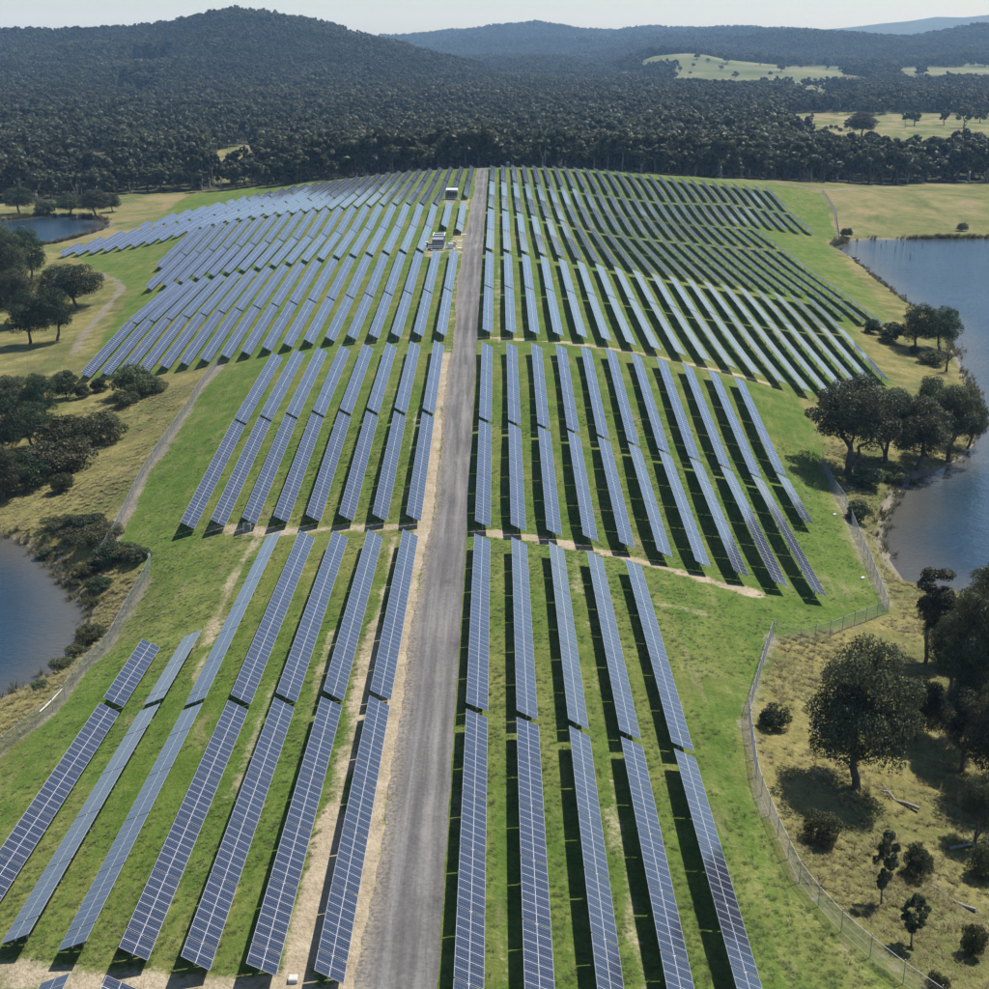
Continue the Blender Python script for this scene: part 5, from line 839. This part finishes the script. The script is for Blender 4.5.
# a few pale houses in the woods
m_roof = plain('pale_metal_roof', (0.36, 0.36, 0.35), 0.5, 0.2, var=0.1); m_wall = plain('pale_wall', (0.5, 0.46, 0.40), 0.8); m_win = plain('dark_window', (0.03, 0.035, 0.045), 0.15)
for u, v, w, lb in [(59, 108, 8, 'pale roofed house in the forest at the foot of the left hill'), (497, 76, 9, 'pale farmhouse in the small clearing below the left hill'), (578, 58, 9, 'tiny pale farm shed below the blue ridge'), (628, 77, 8, 'pale farm buildings left of the far pasture'), (603, 95, 7, 'tiny pale shed in the valley woods'), (650, 84, 6, 'tiny white shed by the far pasture corner')]:
    p = at(u, v); t = empty('farmhouse', (p[0], p[1], p[2]), (0, 0, 0.25)); setp(t, lb, 'house', 'pale houses in the woods'); h = w * 0.28; d = w * 0.45
    part('wall', m_wall, t, (-w / 2, w / 2, -d / 2, d / 2, -1, h)); mb = MB(); q = w / 2 + 0.6; e = d / 2 + 0.6
    mb.quad((-q, -e, h), (q, -e, h), (q, 0, h * 1.7), (-q, 0, h * 1.7)); mb.quad((-q, 0, h * 1.7), (q, 0, h * 1.7), (q, e, h), (-q, e, h)); mb.quad((-q, -e, h), (-q, 0, h * 1.7), (-q, e, h), (-q, 0, h)); mb.quad((q, -e, h), (q, 0, h), (q, e, h), (q, 0, h * 1.7)); mb.quad((-q, -e, h - .05), (-q, e, h - .05), (q, e, h - .05), (q, -e, h - .05)); obj('roof', mb.mesh('roof', [m_roof]), t)
    for i in (-0.3, 0.1, 0.35): part('window', m_win, t, (i * w - 0.7, i * w + 0.7, -d / 2 - 0.05, -d / 2, h * 0.35, h * 0.8))

# ------------------------------------------------------------------ scattered stuff: the woods, and grass tussocks
def scatter(name, pts, scl, rotz, meshes, kind='stuff', prefix=None):
    me = np_mesh(name, pts, np.zeros((0, 4), np.int32), [], dict(scl=scl, rotz=rotz)) if False else bpy.data.meshes.new(name)
    me.vertices.add(len(pts)); me.vertices.foreach_set('co', np.asarray(pts, np.float32).ravel())
    for an, av in (('scl', scl), ('rotz', rotz)):
        a = me.attributes.new(an, 'FLOAT', 'POINT'); a.data.foreach_set('value', np.asarray(av, np.float32))
    o = obj(name, me); setp(o, kind=kind)
    col = bpy.data.collections.new(name + '_kinds')
    for i, ms in enumerate(meshes):
        s_ = bpy.data.objects.new('%s_kind' % name, ms); col.objects.link(s_)
    ng = bpy.data.node_groups.new(name, 'GeometryNodeTree'); ng.interface.new_socket('Geometry', in_out='INPUT', socket_type='NodeSocketGeometry'); ng.interface.new_socket('Geometry', in_out='OUTPUT', socket_type='NodeSocketGeometry')
    N, Lk = ng.nodes, ng.links; gi = N.new('NodeGroupInput'); go = N.new('NodeGroupOutput'); ip = N.new('GeometryNodeInstanceOnPoints'); ci = N.new('GeometryNodeCollectionInfo')
    ci.inputs['Collection'].default_value = col; ci.inputs['Separate Children'].default_value = True; ci.inputs['Reset Children'].default_value = True
    def na(nm):
        q = N.new('GeometryNodeInputNamedAttribute'); q.data_type = 'FLOAT'; q.inputs['Name'].default_value = nm; return q.outputs['Attribute']
    cx = N.new('ShaderNodeCombineXYZ'); Lk.new(na('rotz'), cx.inputs[2]); er = N.new('FunctionNodeEulerToRotation'); Lk.new(cx.outputs[0], er.inputs[0])
    Lk.new(gi.outputs[0], ip.inputs['Points']); Lk.new(ci.outputs[0], ip.inputs['Instance']); ip.inputs['Pick Instance'].default_value = True
    Lk.new(er.outputs[0], ip.inputs['Rotation']); Lk.new(na('scl'), ip.inputs['Scale']); Lk.new(ip.outputs[0], go.inputs[0])
    md = o.modifiers.new('scatter', 'NODES'); md.node_group = ng; return o
def join_tree(name, key):
    tr, cr = LIB[key]; bm_v, bm_q = [], []
    co = np.empty(len(cr.vertices) * 3, np.float32); cr.vertices.foreach_get('co', co); q = np.arange(len(co) // 3).reshape(-1, 4)
    ti = np.empty(len(cr.vertices), np.float32); cr.attributes['tint'].data.foreach_get('value', ti)
    H = 10.0; tv = []; tq = []
    for i, (z, r) in enumerate(((-0.6, 0.26), (5.5, 0.16))):
        for j in range(5): tv.append((r * math.cos(j * 1.257), r * math.sin(j * 1.257), z))
    for j in range(5): tq.append((j, (j + 1) % 5, 5 + (j + 1) % 5, 5 + j))
    V = np.r_[co.reshape(-1, 3), np.array(tv)]; Q = np.r_[q, np.array(tq) + len(co) // 3]
    me = np_mesh(name, V, Q, [m_forest, m_pbark], dict(tint=np.r_[ti, np.zeros(10, np.float32)])); mi = np.zeros(len(Q), np.int32); mi[len(q):] = 1; me.polygons.foreach_set('material_index', mi); return me
fmesh = [join_tree('forest_gum', ('far', i)) for i in range(4)]
FP, FS = [], []
for ya, yb, sp_m, s0, s1 in [(590, 900, 5.8, 0.7, 1.9), (900, 1500, 6.5, 0.7, 1.9), (1500, 2500, 7.8, 0.9, 1.9), (2500, 3700, 10, 1.1, 2.2), (3700, 5000, 13.5, 1.5, 2.6), (5000, 7000, 19, 2.0, 3.3)]:
    hw = 0.42 * yb + 40; X = np.arange(-hw, hw, sp_m); Y = np.arange(ya, yb, sp_m); A, Bq = np.meshgrid(X, Y); a = A.ravel() + R.uniform(-0.5, 0.5, A.size) * sp_m; bq = Bq.ravel() + R.uniform(-0.5, 0.5, A.size) * sp_m
    k = np.abs(a) < 0.42 * bq + 30; a, bq = a[k], bq[k]; z = G(a, bq, False)
    off = np.interp(a, FRONT_X, FRONT_Y); row_ok = bq > off + 24; dens = 0.86 + 0.2 * wob(a * 0.5, bq * 0.5)
    k = row_ok & (~open_mask(a, bq, z) | ((bq > 760) & (wob(a * 0.9 + 5, bq * 0.5) + 0.4 * wob(a * 3, bq * 3) > 0.9))) & (R.uniform(0, 1, len(a)) < dens)
    FP.append(np.c_[a, bq, z - 0.3][k]); FS.append((R.uniform(s0, s1, k.sum()) * (1 + 0.12 * wob(a[k] * 0.5, bq[k] * 0.5))))
FP = np.concatenate(FP); FS = np.concatenate(FS); print('forest', len(FP))
scatter('forest', FP, FS, R.uniform(0, 6.28, len(FP)), fmesh)
m_dgrass = leaf_mat('dry_grass_blades', (0.15, 0.135, 0.05), (0.30, 0.26, 0.115), 0.12); m_ggrass = leaf_mat('green_grass_blades', (0.080, 0.120, 0.026), (0.155, 0.18, 0.052), 0.10)
def tuft(name, seed, mt, nb=30, h=0.34, r=0.60):
    rng = np.random.default_rng(seed); V, Q, T = [], [], []
    for i in range(nb):
        a = rng.uniform(0, 6.28); d = np.array([math.cos(a), math.sin(a), 0]); s = np.array([-d[1], d[0], 0]) * 0.03; b0 = d * r * 0.4 * rng.uniform(0, 1); hh = h * rng.uniform(0.6, 1.1); tip = b0 + d * r * rng.uniform(0.4, 1.2) + [0, 0, hh]; md_ = (b0 + tip) / 2 + [0, 0, hh * 0.15]
        n_ = len(V); V += [b0 - s, b0 + s, md_ + s * 0.8, md_ - s * 0.8, tip + s * 0.15, tip - s * 0.15]; Q += [(n_, n_ + 1, n_ + 2, n_ + 3), (n_ + 3, n_ + 2, n_ + 4, n_ + 5)]; T += [rng.uniform(0, 1)] * 6
    return np_mesh(name, V, Q, [mt], dict(tint=T))
def grass(name, n_, zone, mt, ymax, s0, s1, seed):
    Y = 55 + (ymax - 55) * R.uniform(0, 1, n_ * 3) ** 1.15; X = R.uniform(-1, 1, n_ * 3) * (0.42 * Y + 20); k = (np.abs(X) < 120); X, Y = X[k], Y[k]
    d = sdf(FARM, X, Y); k = (d > 0.6) if zone == 'dry' else (d < -0.8)
    for poly, lv in PONDS: k &= sdf(poly, X, Y) > 0.8
    for pl, wd, st_ in SAND + DIRT: k &= ldist(pl, X, Y) > wd * 0.9
    k &= ~((X > ROAD_X0 - 0.6) & (X < ROAD_X1 + 0.3)); cl_ = wob(X * 7, Y * 7); k &= cl_ > R.uniform(-1.2, 0.9, len(X))
    X, Y = X[k][:n_], Y[k][:n_]; print(name, len(X))
    scatter(name, np.c_[X, Y, G(X, Y) - 0.02], R.uniform(s0, s1, len(X)), R.uniform(0, 6.28, len(X)), [tuft(name + '_tuft', seed + i, mt) for i in range(3)])
grass('dry_grass', 30000, 'dry', m_dgrass, 240, 0.35, 0.9, 300)
grass('green_grass', 22000, 'green', m_ggrass, 200, 0.2, 0.5, 310)

m_reed = leaf_mat('reed_blades', (0.040, 0.044, 0.018), (0.150, 0.135, 0.060), 0.3)
RP, RS = [], []
for poly, lv in PONDS:
    for a, b_ in zip(poly, poly[1:] + poly[:1]):
        L = math.hypot(b_[0] - a[0], b_[1] - a[1]); k_ = int(L * (5 if a[1] < 440 else 8)); t = R.uniform(0, 1, k_); X = a[0] + (b_[0] - a[0]) * t + R.normal(0, 0.75, k_); Y = a[1] + (b_[1] - a[1]) * t + R.normal(0, 0.75, k_)
        q = (wob(X * 6, Y * 6) + 0.5 * wob(X * 17, Y * 17) > R.uniform(-0.7, 0.9, k_)) & (np.abs(X) < 0.45 * Y + 10); X, Y = X[q], Y[q]; RP.append(np.c_[X, Y, np.maximum(G(X, Y), lv - 0.25)]); RS.append(R.uniform(0.5, 1.3, len(X)) * (1.0 if a[1] < 440 else 1.7))
RP = np.concatenate(RP); RS = np.concatenate(RS); print('reeds', len(RP)); scatter('reeds', RP, RS, R.uniform(0, 6.28, len(RP)), [tuft('reed_tuft', 320 + i, m_reed, 22, 0.8, 0.55) for i in range(3)])

# ------------------------------------------------------------------ air between here and the hills
HAZE_DENSITY = 0.00008
mb = MB(); zt_ = float(zf.max()) + 30; mb.box(float(gx.min()) - 100, float(gx.max()) + 100, -250, float(gy.max()) + 100, float(zt.min()) - 1.5, max(zt_, CAM_Z + 20))
m_haze = bpy.data.materials.new('haze'); m_haze.use_nodes = True; n, l = m_haze.node_tree.nodes, m_haze.node_tree.links
n.remove(n['Principled BSDF']); pv = n.new('ShaderNodeVolumePrincipled'); pv.inputs['Color'].default_value = (0.38, 0.64, 1.0, 1); pv.inputs['Absorption Color'].default_value = (1, 1, 1, 1); pv.inputs['Density'].default_value = HAZE_DENSITY; pv.inputs['Anisotropy'].default_value = 0.0
l.new(pv.outputs[0], n['Material Output'].inputs['Volume'])
setp(obj('haze', mb.mesh('haze', [m_haze])), kind='stuff')
